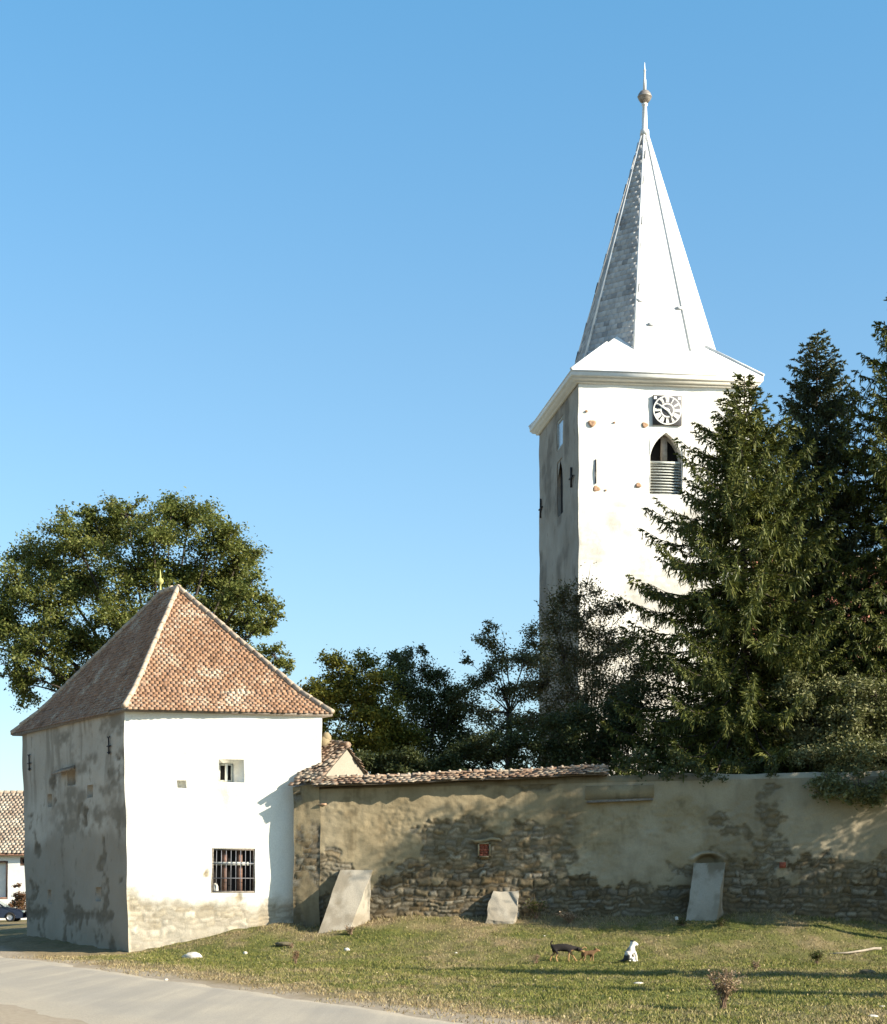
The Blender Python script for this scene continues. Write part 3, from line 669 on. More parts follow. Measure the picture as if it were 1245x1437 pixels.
hand(10*math.pi/6, cs_*.40, .055, .03); hand(4.83*math.pi/6, cs_*.27, .065, .012)
ac.build('clock_hand', M['white'], clk)
# iron ties and putlog sockets
for (x, y0, y1) in ((836, 645, 679),):
    fa = Acc(); p = P4(fT, *uv_of(x, y1, fT))+nT*.05; q_ = P4(fT, *uv_of(x, y0, fT))+nT*.05; tube(fa, [p, q_], .03, 5); fa.build('wall_tie', M['iron'], tw)
for (x, y0, y1) in ((803.5, 656, 684), (760.5, 700, 727)):
    fa = Acc(); p = P4(sT, *uv_of(x, y1, sT))+nTs*.06; q_ = P4(sT, *uv_of(x, y0, sT))+nTs*.06; tube(fa, [p, q_], .05, 5); m_ = (p+q_)/2; tube(fa, [m_-ax_v*.4, m_+ax_v*.4], .04, 5); fa.build('wall_tie', M['iron'], tw)
for i, (x, y, r) in enumerate(((831, 594, .16), (905, 596.5, .13), (837, 686, .15), (896, 681, .12), (823, 577, .06), (862, 593, .05), (850, 688, .05))):
    fa = Acc(); p = P4(fT, *uv_of(x, y, fT)); n_ = 12; v = []
    for (rr, o) in ((r*1.15, .02), (r*.9, .05), (r*.55, .055), (r*.2, .045)):
        v += [p+nT*o+(ush*math.cos(t)+up_*math.sin(t)*.8)*rr*(1+.15*math.sin(3*t+i)) for t in np.arange(n_)*2*np.pi/n_]
    fa.add(v, [[j*n_+k, j*n_+(k+1) % n_, (j+1)*n_+(k+1) % n_, (j+1)*n_+k] for j in range(3) for k in range(n_)]+[]).add(v[-n_:], [list(range(n_))])
    fa.build('wall_socket', M['rust'], tw)
# side window and lancet
fa = Acc(); frame_bars(fa, h_w['out'], nTs, .06, .10, .06); sw = fa.build('window', M['woodpale'], tw)
fa = Acc(); quad(fa, [p+nTs*.05 for p in h_w['in']], 0); fa.build('pane', simple('pale_glass', (.35,.42,.5), .2, 0, .1, 2, .02, .6), sw)
fa = Acc(); bl2, br2, tr2, tl2 = h_l['out']; quad(fa, h_l['in'], nTs*.05)
lan = fa.build('lancet_window', M['dark'], tw)
fa = Acc()
for s_ in (0, 1):
    a = tl2 if s_ == 0 else tr2; b = (tl2+tr2)/2; fa.add([a-nTs*.03, b-nTs*.03, a-nTs*.03-[0, 0, .75]], [[0, 1, 2]])
fa.build('lancet_head', M['tower_side'], lan)

# ------------------------------------------------------------------ NAVE (mostly hidden by the spruces)
nv = thing('church_nave', 'church nave with red tiled roof and white walls hidden behind the spruces', 'church', fl(T1+ax_u*10, 2.2))
n0 = fl(T1, 0)-ax_v*1.2+ax_u*.1; Ln = 24.0; dep = 11.5; zE, zR = 10.2, 17.4
p00, p10, p11, p01 = n0, n0+ax_u*Ln, n0+ax_u*Ln+ax_v*dep, n0+ax_v*dep
ac = Acc(); ac.add([fl(p, 1.0) for p in (p00, p10, p11, p01)]+[fl(p, zE) for p in (p00, p10, p11, p01)], [[0, 1, 5, 4], [1, 2, 6, 5], [2, 3, 7, 6], [3, 0, 4, 7]])
rm0, rm1 = fl((p00+p01)/2, zR-.1), fl((p10+p11)/2, zR-.1)
ac.add([fl(p00, zE), fl(p01, zE), rm0], [[0, 1, 2]]); ac.add([fl(p10, zE), fl(p11, zE), rm1], [[0, 1, 2]])
ac.build('wall', M['white'], nv)
e0, e1 = fl(p00, zE-.25)-ax_v*.4-ax_u*.05, fl(p10, zE-.25)-ax_v*.4; b0, b1 = fl(p01, zE-.25)+ax_v*.4-ax_u*.05, fl(p11, zE-.25)+ax_v*.4
g0, g1 = fl((p00+p01)/2, zR)-ax_u*.05, fl((p10+p11)/2, zR)
ac = Acc(); ta = Acc()
for k, f_ in enumerate(([e0, e1, g1, g0], [b1, b0, g0, g1])): ac.add(f_, [[0, 1, 2, 3]]); tiles(ta, f_, .24, .2, seed=400+k)
ac.build('roof_deck', M['wood'], nv); nr = ta.build('roof', M['tile_nave'], nv)
ac = Acc(); hip_caps(ac, g0+[0, 0, .05], g1+[0, 0, .05], .14, .4, 3); ac.build('ridge_tile', M['mortar'], nr, smooth=True)
for i in range(3):
    ac = Acc(); c_ = p00+ax_u*(4+i*6.5)+[0, 0, 6.2]-ax_v*.02; box(ac, c_, (1.3, .12, 3.4), [ax_u, ax_v, up_]); wi = ac.build('window', M['woodpale'], nv)
    ac = Acc(); box(ac, c_-ax_v*.05, (1.1, .06, 3.2), [ax_u, ax_v, up_]); ac.build('pane', M['dark'], wi)

# ------------------------------------------------------------------ CHURCHYARD WALL
wx0, wx1 = W(446, 0, 55.8)[0], 30.0
def wtop(X): return np.interp(X, [wx0, 4.65, 7, 14, 30], [5.0, 5.36, 5.42, 5.5, 5.5])
cw = thing('churchyard_wall', 'long patchy plastered churchyard wall of rubble stone with tiled coping and buttresses', 'wall', (5, 56.15, .8))
wxs = 18.0
fw = [np.array([wx0, 55.8, 0.0]), np.array([wxs, 55.6, 0.0]), np.array([wx0, 55.8, 4.96]), np.array([wxs, 55.6, 5.46])]
def rel_wall(u, v):
    X = u+wx0; h, t = rubble(u, v, 31, .15, .27)
    f = fbm(u*.55, v*.8, 32, 5); up_h = v-1.15
    edge = 1.3+.7*(fbm(u*.35, u*0, 36, 3)-.4)-.75*sstep(3.0, .3, u)
    m = sstep(-.04, .04, edge-up_h+(fbm(u*1.4, v*1.4, 33, 6)-.5)*1.9)
    m = np.maximum(m, sstep(.575, .605, f+.06*(fbm(u*5, v*5, 46, 3)-.5)+.22*np.exp(-((X-1.4)/1.3)**2-((v-2.9)/.7)**2)-.03)*.7)
    m = np.maximum(m, np.exp(-(((X-3.6)/.35)**2+((v-3.9)/.5)**2))*1.1*sstep(.3, .6, fbm(u*3, v*3, 35))).clip(0, 1)
    top = sstep(4.78, 5.0, v-.025*u+(fbm(u*1.6, v*0, 39, 3)-.5)*.55)*sstep(4.2, 5.2, u)*sstep(8.7, 7.0, u)
    m = np.maximum(m, top)
    rough = sstep(.35, .6, fbm(u*.4, v*.4, 37))
    d = m*(h*.065-.055)+(fbm(u*5, v*8, 34, 4)-.5)*.075*(.25+rough)*sstep(4.9, 4.2, v)+(fbm(u*2.5, v*2.5, 40, 3)-.5)*.05
    hx = (X-7.96)/.50; hz = (v-2.78)/.26; rr = np.hypot(hx*(1+.25*(fbm(u*4, v*4, 44)-.5)), np.where(hz > 0, hz, hz*1.6)); wv = (fbm(u*5, v*5, 45)-.5)*.5
    hollow = sstep(.80, .55, rr+wv*.5)*sstep(-.75, -.45, hz); lip = np.exp(-((rr-1.0+wv*.3)/.16)**2)*sstep(-.1, .4, hz)
    m = m*(1-sstep(1.3, .9, rr)); d = d*(1-hollow)-hollow*.20+lip*.10
    grey = sstep(.45, .62, fbm(u*.35+4, v*.7, 38, 4)+.12*sstep(7.5, 9, u))*.25
    damp = np.clip(sstep(1.9, .7, v)*.35+top*.7+sstep(.5, .7, fbm(u*1.1, v*.5, 42, 4))*.4+np.exp(-((u-.6)/.55)**2)*sstep(2.6, 1.2, v)*.5+hollow*.9, 0, .85)  # stains, plus the hollow's shade painted in as dark colour
    pale = sstep(.40, .62, fbm(u*.45+7, v*.7, 43, 5)+.25*sstep(6.5, 10, u)+.2*sstep(3.6, 4.6, v)*sstep(2.5, .3, u))*sstep(1.7, 2.6, v)*sstep(4.5, 8.5, u+6*sstep(2.0, .2, u))*.42; pale = np.maximum(pale*(1-hollow), lip*.8)
    return d, m, t, m*(1-h)*.9, damp, pale
ac = Acc(); nW = panel(ac, fw, .033, (), rel_wall, .02)
# crown of the wall above 5.0, top face, back face and the run beyond the frame
xs = np.linspace(wx0, wxs, 120); yf = np.interp(xs, [wx0, wxs], [55.8, 55.6]); tz = np.maximum(wtop(xs)+(fbm(xs*1.5, xs*0, 60)-.5)*.16*sstep(6, 7, xs), np.interp(xs, [wx0, wxs], [4.96, 5.46])+.01)
rowp = [np.stack([xs, yf+.004*np.sin(xs*3), np.interp(xs, [wx0, wxs], [4.96, 5.46])], 1), np.stack([xs, yf+.05, tz], 1), np.stack([xs, yf+.7, tz], 1), np.stack([xs, yf+.7, np.zeros(120)], 1)]
i = np.arange(119)[:, None]; fs = np.concatenate([np.concatenate([i+120*k, i+1+120*k, i+1+120*(k+1), i+120*(k+1)], 1) for k in range(3)])
rowp = [p+wob(p, .02) if k < 2 else p for k, p in enumerate(rowp)]
ac.add(np.concatenate(rowp), fs, damp=np.concatenate([sstep(9.5, 8, xs)*.5]*4), pale=np.concatenate([sstep(6, 8.5, xs)*.6]*4))
box(ac, (wxs+8, 55.95, 2.7), (16, .7, 5.6)); 
a_ = np.array([wx0, 55.8, 0.]); ac.add([a_, a_+[0, .7, 0], a_+[0, .7, 5.0], a_+[0, 0, 5.0]], [[3, 2, 1, 0]])
face = ac.build('wall_face', M['wallp'], cw)
# coping
xs = np.linspace(wx0-.1, 4.95, 13); ac = Acc(); ta = Acc(); rp = []
for k in range(12):
    a, b = xs[k], xs[k+1]; za, zb2 = wtop(a), wtop(b); sg = .02*math.sin(k*1.3); sg2 = .02*math.sin((k+1)*1.3)
    e0, e1 = np.array([a, 55.42, za+.02+sg]), np.array([b, 55.42, zb2+.02+sg2]); r0, r1 = np.array([a, 56.15, za+.23+sg]), np.array([b, 56.15, zb2+.23+sg2])
    k0, k1 = np.array([a, 56.9, za+.02]), np.array([b, 56.9, zb2+.02])
    ac.add([e0, e1, r1, r0, k0, k1], [[0, 1, 2, 3], [3, 2, 5, 4], [4, 5, 1, 0]])
    tiles(ta, [e0, e1, r1, r0], .20, .24, .026, .8, seed=500+k, square=True); tiles(ta, [k1, k0, r0, r1], .19, .17, .02, seed=520+k); rp.append(r0)
rp.append(r1)
ac.build('coping_deck', M['wood'], cw); cpn = ta.build('coping', M['tile_old'], cw)
ac = Acc(); rs = np.random.default_rng(5)
for k in range(12):
    hip_caps(ac, rp[k]+[0, 0, .04], rp[k+1]+[0, 0, .04], .085, .31, k)
ac.build('ridge_tile', M['tile_old'], cpn, smooth=True)
ac = Acc()
for k in range(28):
    x = wx0+.25+k*.31; z = np.interp(x, [p[0] for p in rp], [p[2] for p in rp])
    lathe(ac, (x, 56.14, z+.07), [(.045, 0), (.055, .04), (.04, .08), (.0, .09)], 7)
ac.build('mortar_cap', M['mortar'], cpn, smooth=True)
# buttresses
def rough(P, seed, a):
    x, y, z = P[..., 0], P[..., 1], P[..., 2]
    f = lambda k: (fbm(x*3.1+z*1.7+k*9.3, y*3.1-z*2.3+x*.8, seed+k, 4)-.5)
    return np.stack([f(0), f(1)*.9, f(2)*.6], -1)*a
def buttress(label, tl_, tr_, bl_, br_, Yt, Yb, amp=.06, zlow=.3, seed=0, mat='butt', topst=0.0):
    """sloping plastered prism from the wall down to the grass"""
    a, b = W(*tl_, Yt), W(*tr_, Yt); c, d = W(*bl_, Yb), W(*br_, Yb); dn = np.array([0, 0, .5])
    ab, bb = a+[0, .35, 0], b+[0, .35, 0]; c2, d2 = c-dn, d-dn; al, bl3 = fl(ab, zlow-.3), fl(bb, zlow-.3)
    ac = Acc()
    for cs in ([c, d, a, b], [c2, d2, c, d], [a, b, ab, bb], [d, bl3, b, bb], [d2, bl3, d, d*.5+bl3*.5], [al, c, ab, a], [al, c2, al*.5+c*.5, c]):
        n = 22; U, V = np.meshgrid(np.linspace(0, 1, n), np.linspace(0, 1, n), indexing='ij'); P = P4(cs, U, V); P = P+rough(P, seed, amp)
        ii = (np.arange(n-1)[:, None]*n+np.arange(n-1)[None, :]).ravel()
        dm = sstep(.9, .0, P[..., 2]-c[2])*.55*sstep(.3, .6, fbm(P[..., 0]*3, P[..., 2]*2, seed+9)); sm = sstep(.56, .66, fbm(P[..., 0]*1.6+seed*3, P[..., 2]*1.9, seed+12, 4))
        ac.add(P.reshape(-1, 3), np.stack([ii, ii+n, ii+n+1, ii+1], -1), damp=np.maximum(np.maximum(dm, sm*.6), topst*sstep(.55, .15, a[2]-P[..., 2])*sstep(.35, .55, fbm(P[..., 0]*4, P[..., 2]*3, 66))))
    o = ac.build('buttress', M[mat], cw); o['label'] = label; return o
buttress('tall leaning buttress with smooth pale face', (477, 1221), (523, 1221), (447, 1310), (488, 1311), 55.7, 54.35, amp=.05, seed=1)
buttress('short broken buttress stump', (693, 1251), (729, 1250), (681, 1291), (722, 1293), 55.65, 54.7, amp=.18, seed=6)
bt3 = buttress('buttress under a dark hole in the plaster', (975, 1212), (1018, 1210), (961, 1298), (1004, 1299), 55.55, 54.5, amp=.09, seed=3, topst=.95)
# brick filled niche with plaster frame, red brick, plaster ledge
ac = Acc(); rs = np.random.default_rng(8); p0, p1 = W(672, 1202, 55.72), W(687, 1184, 55.72)
for r in range(5):
    for k in range(2 if r % 2 else 3):
        hx = (p1[0]-p0[0]); hz = (p1[2]-p0[2]); w3 = hx/2.5; x = p0[0]+(w3*k+(0 if r % 2 == 0 else w3*.25)); w_ = min(w3*.92, p1[0]-x)
        if w_ > .03: box(ac, (x+w_/2, 55.76+rs.normal(0, .006), p0[2]+hz*(r+.5)/5), (w_, .12, hz/5*.86))
nch = ac.build('brick_niche', M['brick'], cw)
ac = Acc(); fr_ = [np.array([p0[0]-.03, 55.72, p0[2]-.03]), np.array([p1[0]+.03, 55.72, p0[2]-.03]), np.array([p1[0]+.03, 55.72, p1[2]+.03]), np.array([p0[0]-.03, 55.72, p1[2]+.03])]
frame_bars(ac, fr_, np.array([0, -1., 0]), 0.0, .045, .14); ac.build('niche_frame', M['wallp'], nch)
ac = Acc(); pts = [W(x, y, 55.66) for x, y in ((661, 1178), (668, 1181), (678, 1180), (690, 1177), (700, 1178), (704, 1180))]; tube(ac, pts, [.02, .05, .055, .05, .05, .03], 6); ac.build('plaster_ridge', M['wallp'], cw, smooth=True)
ac = Acc(); p = W(1098.5, 1214, 55.6); box(ac, p, (.17, .16, .17)); ac.build('red_brick', M['brick'], cw)
ac = Acc(); a, b = W(824, 1127, 55.6), W(917, 1123, 55.6)
hexa(ac, [a+[0, .1, 0], b+[0, .1, 0], b+[0, -.09, 0], a+[0, -.09, 0], a+[0, .1, .06], b+[0, .1, .06], b+[0, -.05, .06], a+[0, -.05, .06]][::1]); ac.build('ledge', M['wood'], cw)
ac = Acc(); a, b, c_, d_ = W(822, 1122, 55.68), W(918, 1119, 55.66), W(918, 1101, 55.67), W(822, 1103, 55.69); hexa(ac, [a, b, b+[0, .2, 0], a+[0, .2, 0], d_, c_, c_+[0, .2, 0], d_+[0, .2, 0]]); ac.build('plaster_patch', M['wallp'], cw)
ac = Acc(); p = W(451, 1129, 55.76); tube(ac, [p+[-.05, -.08, 0], p+[.16, -.08, .0]], .035, 6); ac.build('iron_pin', M['rust'], cw)

# ------------------------------------------------------------------ small gabled stub between bastion and wall
st = thing('gabled_wall_stub', 'small plastered wall stub with mossy tiled roof and white gable between bastion and long wall', 'wall stub', (-4.2, 56.6, .8))
G1, G2, G3 = W(449, 1096, 55.72), W(487, 1050, 57.1), W(516, 1092, 58.2); RR = W(449, 1041, 58.0); EE = W(412, 1102, 55.83)
pb = [fl(EE, .2), fl(G1, .2)]
ac = Acc()
def rel_st(u, v):
    h, t = rubble(u, v, 91, .15, .27); m = sstep(.56, .68, fbm(u*1.2+3, v*.8, 92, 5)+sstep(1.8, .8, v)*.25)
    return m*(h*.04-.03)+(fbm(u*6, v*6, 93)-.5)*.03, m, t, m*(1-h)*.8, np.clip(sstep(2.6, 1., v)*.6, 0, 1)
panel(ac, [pb[0], pb[1], EE-[0, 0, .06], G1-[0, 0, .06]], .05, (), rel_st, .03)
ac.build('pier', M['wallp'], st)
ac = Acc(); panel(ac, [fl(EE, .2)+np.array([0, 2.2, 0]), fl(EE, .2), EE+[0, 2.2, -.06], EE-[0, 0, .06]], .1, (), None, .03); ac.build('pier_side', M['wallp'], st)
ac = Acc(); gb = [fl(G1, 4.4), fl(G3, 4.4)]
N_ = 14; pts = []
ac.add([fl(G1, 4.95)+[0, .25, 0], fl(G3, 4.95), G3-[0, 0, .04], G2-[0, 0, .05], G1+[0, .25, .0]], [[0, 1, 2, 3, 4]]); gable = ac.build('gable', M['butt'], st)
ta = Acc(); dk_ = Acc()
ov = (G1-G3)*.0
E2, Gx1, Gx2 = EE+[-.06, -.1, -.03], G1+[.04, -.12, -.03], G2+[.05, -.06, .03]
f_ = [E2, Gx1, Gx2, RR]; tiles(ta, f_, .18, .15, .022, 2.2, seed=610)
dk_.add(f_, [[0, 1, 2, 3]])
B3 = G3+[.05, -.05, -.03]; B4 = G3+(RR-G2); f2 = [B3, B4, RR, Gx2]; tiles(ta, f2, .18, .15, .022, 2.0, seed=611); dk_.add(f2, [[0, 1, 2, 3]])
dk_.build('roof_deck', M['wood'], st); r_ = ta.build('roof', M['tile_old'], st)
ac = Acc(); hip_caps(ac, Gx2+[0, 0, .04], RR+[0, 0, .04], .10, .3, 4); ac.build('ridge_tile', M['tile_old'], r_, smooth=True)
ac = Acc(); rs = np.random.default_rng(3)
for (x, y, r) in ((455, 1042, .22), (458, 1035, .16), (461, 1047, .2)):
    c_ = W(x, y, 57.6); tube(ac, [c_-[0, 0, r], c_-[0, 0, r*.5], c_+[0, 0, r*.3], c_+[0, 0, r]], [r*.6, r, r*.95, r*.4], 8)
ac.build('rubble_lump', M['wallp'], st, smooth=True)

# ------------------------------------------------------------------ foliage
def leaves(acc, ctr, size, rs, up=.35, asp=.55):
    N = len(ctr); n = rs.normal(0, 1, (N, 3)); n[:, 2] = np.abs(n[:, 2])+up; n /= np.linalg.norm(n, axis=1)[:, None]
    t = rs.normal(0, 1, (N, 3)); t -= n*(t*n).sum(1)[:, None]; t /= np.linalg.norm(t, axis=1)[:, None]; b = np.cross(n, t)
    s = (size*rs.uniform(.6, 1.25, N))[:, None]
    v = np.stack([ctr-t*s*.5, ctr+b*s*asp*.5+n*s*.06, ctr+t*s*.55, ctr-b*s*asp*.5+n*s*.06], 1)
    acc.add(v.reshape(-1, 3), np.arange(N*4).reshape(-1, 4))
def bez(p0, p1, p2, n=7):
    t = np.linspace(0, 1, n)[:, None]; return p0*(1-t)**2+2*p1*t*(1-t)+p2*t*t
def broadleaf(name, label, cat, base, clumps, nleaf, size, leaf, bark='trunk', tr=.22, seed=0, sub=12, fork=.35, spread=.2, group=None, twigs=0, inner=.35):
    rs = np.random.default_rng(seed); base = np.asarray(base, float); th = thing(name, label, cat, base, group)
    cl = [(np.asarray(c, float), r) for c, r in clumps]; cc = np.mean([c for c, r in cl], axis=0)
    lowz = min(c[2]-r*.3 for c, r in cl); fk = base+(cc-base)*np.array([.55, .55, 0])*fork*1.3; fk[2] = base[2]+(cc[2]-base[2])*fork*1.6
    ta_ = Acc(); mid = (base+fk)/2+rs.normal(0, .1, 3)*[1, 1, 0]
    tube(ta_, bez(base-[0, 0, .3], mid, fk), np.linspace(tr*1.15, tr*.75, 7), 9)
    la = Acc(); cs = []; wt = np.array([r**2.2 for c, r in cl]); wt /= wt.sum()
    for (c, r), w in zip(cl, wt):
        s0 = fk if c[2] > fk[2]-.3 else base+(fk-base)*np.clip((c[2]-base[2])/(fk[2]-base[2]+1e-6)*.8, .15, .95)
        m_ = s0*.5+c*.5+np.array([0, 0, .12*np.linalg.norm(c-s0)])+rs.normal(0, .08, 3)*r
        rr = tr*.30*min(1.2, r/1.2+.25); tube(ta_, bez(s0, m_, c, 8), np.linspace(rr, rr*.3, 8), 6)
        k = max(5, int(sub*r)); d = rs.normal(0, 1, (k, 3)); d /= np.linalg.norm(d, axis=1)[:, None]; d[:, 2] *= .85
        L = r*rs.choice([.55, .8, .95, 1.1, 1.3], k)*rs.uniform(.85, 1.1, k); ends = c+d*L[:, None]; nn = np.maximum(1, rs.multinomial(int(nleaf*w), L**1.5/(L**1.5).sum()))
        for e, n_, l in zip(ends, nn, L):
            q_ = bez(c, (c+e)/2+rs.normal(0, .12, 3)*r, e, 5); tube(ta_, q_, np.linspace(rr*.3, .008, 5), 4, cap=False)
            t = rs.uniform(0, 1, n_)**.6*(1-inner)+inner+rs.normal(0, .05, n_); ix = np.clip(t*4, 0, 3.999); i0 = ix.astype(int); fr2 = (ix-i0)[:, None]
            p = q_[i0]*(1-fr2)+q_[i0+1]*fr2; cs.append(p+rs.normal(0, 1, (n_, 3))*(r*spread*(.5+.7*t))[:, None]*[1, 1, .75])
    for k in range(twigs):
        c, r = cl[rs.integers(len(cl))]; d = np.array([rs.normal(0, .5), rs.normal(0, .4), 1.]); d /= np.linalg.norm(d)
        a = c+d*r*.6; b = c+d*r*rs.uniform(1.3, 2.0); tube(ta_, bez(a, (a+b)/2+rs.normal(0, .08, 3), b, 5), [.016, .013, .011, .008, .005], 4, cap=False)
        n_ = 16; t = rs.uniform(.1, 1, n_)[:, None]; cs.append(a+(b-a)*t+rs.normal(0, .13, (n_, 3)))
    leaves(la, np.concatenate(cs), size, rs)
    ta_.build('trunk', M[bark], th, smooth=True); la.build('crown', M[leaf], th); return th
def cl(lst, Y, dY=.8, seed=0, k=1.0):
    rs = np.random.default_rng(seed); out = []
    for e in lst:
        x, y, r = e[:3]; yy = Y+(e[3] if len(e) > 3 else rs.uniform(-dY, dY)); out.append((W(x, y, yy), r/F*yy*k))
    return out
# large broadleaf behind the bastion
L1 = [(178,722,28),(150,745,45),(215,745,38),(265,735,42),(300,752,42),(105,758,42),(60,790,45),(25,820,40),(335,790,42),(345,835,42),(310,830,48),(265,795,45),(190,800,50),(120,815,50),(70,850,48),
      (20,880,40),(55,915,42),(110,900,42),(165,865,45),(240,850,45),(345,880,34),(370,875,22),(385,920,22),(350,925,26),(405,940,16),(95,955,30),(40,960,32),(150,930,35),(20,945,22),(300,890,45),(-25,850,45),(-30,900,40),(383,862,16),(240,715,22),(130,725,24)]
broadleaf('broadleaf_tree', 'large spreading green tree behind the bastion roof', 'tree', (-11.6, 78, .3), cl(L1, 78, 2.6, 1, .95), 112000, .15, 'oak', tr=.30, seed=3, sub=24, spread=.15)
L2 = [(450,968,26),(478,948,30),(508,942,30),(535,955,26),(455,1005,36),(495,990,40),(535,1000,38),(470,1045,40),(520,1050,42),(555,1035,34),(440,1030,26)]
broadleaf('round_bush', 'dense rounded bush with sunlit yellow green top right of the bastion', 'bush', (-5.0, 64.5, 1.4), cl(L2, 64.5, .8, 2), 34000, .12, 'bush', tr=.12, seed=5, sub=16, spread=.2)
L3 = [(565,925,20),(560,950,26),(590,955,26),(575,985,32),(615,975,26),(640,985,24),(600,1010,32),(560,1030,32),(635,1020,30),(600,1055,34),(650,1045,28),(560,1065,26),(590,915,10),(610,945,14)]
broadleaf('dark_bush', 'tall dark bush with thin bare shoots behind the coping', 'bush', (-.5, 66.5, 1.6), cl(L3, 66.5, .8, 4), 30000, .11, 'dleaf', tr=.12, seed=6, sub=16, spread=.24, twigs=5)
L4 = [(685,905,20),(710,925,22),(745,900,22),(735,935,24),(690,945,22),(665,965,22),(710,965,24),(745,970,24),(660,1000,24),(695,1000,24),(735,1010,26),(650,1040,24),(690,1045,26),(730,1050,26),(755,930,16),(690,880,12),(655,925,10),(757,1020,18)]
broadleaf('thin_tree', 'thin open tree with dark forked trunk and sky showing through', 'tree', (2.6, 68.5, 1.8), cl(L4, 68.5, .9, 5), 17000, .115, 'sparse', tr=.16, seed=8, sub=14, fork=.55, spread=.25, twigs=8)
L5 = [(790,850,24),(820,835,22),(845,855,24),(780,885,28),(815,880,30),(850,890,28),(790,925,34),(835,930,36),(770,960,30),(810,975,38),(860,970,34),(780,1010,36),(830,1025,40),(880,1020,36),(790,1060,34),(850,1065,34),(775,850,12),(865,850,14),(885,900,26),(890,940,28),(880,975,30)]
broadleaf('twiggy_tree', 'brownish twiggy tree in front of the shaded foot of the church tower', 'tree', (5.2, 65.5, 1.8), cl(L5, 65.5, 1.0, 6), 42000, .10, 'twig', tr=.15, seed=9, sub=18, spread=.22, twigs=16)
L6 = [(1130,985,30),(1165,965,30),(1110,955,24),(1195,990,34),(1230,975,30),(1140,1030,36),(1185,1040,38),(1235,1035,38),(1265,1000,36),(1155,1060,32,-1.2),(1205,1068,34,-1.4),(1250,1068,34,-1.2),(1170,1096,29,-2.4),(1205,1102,31,-2.5),(1242,1100,31,-2.4),(1225,1122,14,-2.5),(1125,1065,18,-1.2),(1150,1098,13,-2.3),(1290,1055,40),(1190,1122,9,-2.5),(1150,1115,7,-2.4)]
broadleaf('pale_shrub', 'pale leaved shrub spilling over the wall at the right edge', 'shrub', (12.9, 57.6, 1.4), cl(L6, 57.6, .5, 7), 36000, .115, 'shrub', tr=.1, seed=10, sub=18, spread=.2)
for i, (lst, Y, lab) in enumerate((([(500,1085,26),(535,1075,26),(570,1082,28),(610,1078,26),(645,1080,26)], 61.5, 'low dark undergrowth behind the coping below the dark bush'),
                            ([(690,1078,24),(730,1072,24),(655,1058,28),(690,1050,28),(730,1040,30),(700,1025,20),(765,1060,30),(800,1060,34),(840,1055,36),(775,1020,28),(815,1015,32),(855,1010,32),(880,985,24)], 61.5, 'low dark undergrowth behind the coping below the thin tree'),
                            ([(890,1060,36),(930,1060,36),(975,1055,36),(1020,1060,36),(1065,1055,36),(1100,1050,36),(905,1020,34),(940,1030,34),(965,1010,34),(1000,1020,34),(1060,1015,30),(875,1030,34),(920,985,26),(905,1076,22,-7.0),(935,1084,18,-7.2),(972,1082,20,-7.2),(1006,1088,15,-7.2),(900,960,34),(935,925,28),(890,1000,34),(945,975,34),(970,950,30),(910,900,22),(880,1078,20,-2.5),(868,1070,18,-2.5),(890,1062,20,-6.5),(955,1066,22,-6.4),(1040,1070,22,-6.6),(1085,1076,18,-6.8)], 62.5, 'dark evergreen undergrowth beneath the spruces'))):
    c_ = cl(lst, Y, .5, 20+i); mx = np.mean([p[0][0] for p in c_])
    broadleaf('undergrowth', lab, 'shrub', (mx, Y, 1.6), c_, 24000, .11, 'dleaf', tr=.05, seed=30+i, sub=18, fork=.2)
broadleaf('russet_bush', 'reddish brown rounded bush by the white house wall', 'bush', (W(27,1290,122)[0], 122, .1), cl([(24,1255,9),(30,1262,11),(22,1270,10),(34,1275,11),(27,1244,6)], 122, .3, 9), 4000, .12, 'russet', tr=.08, seed=11)

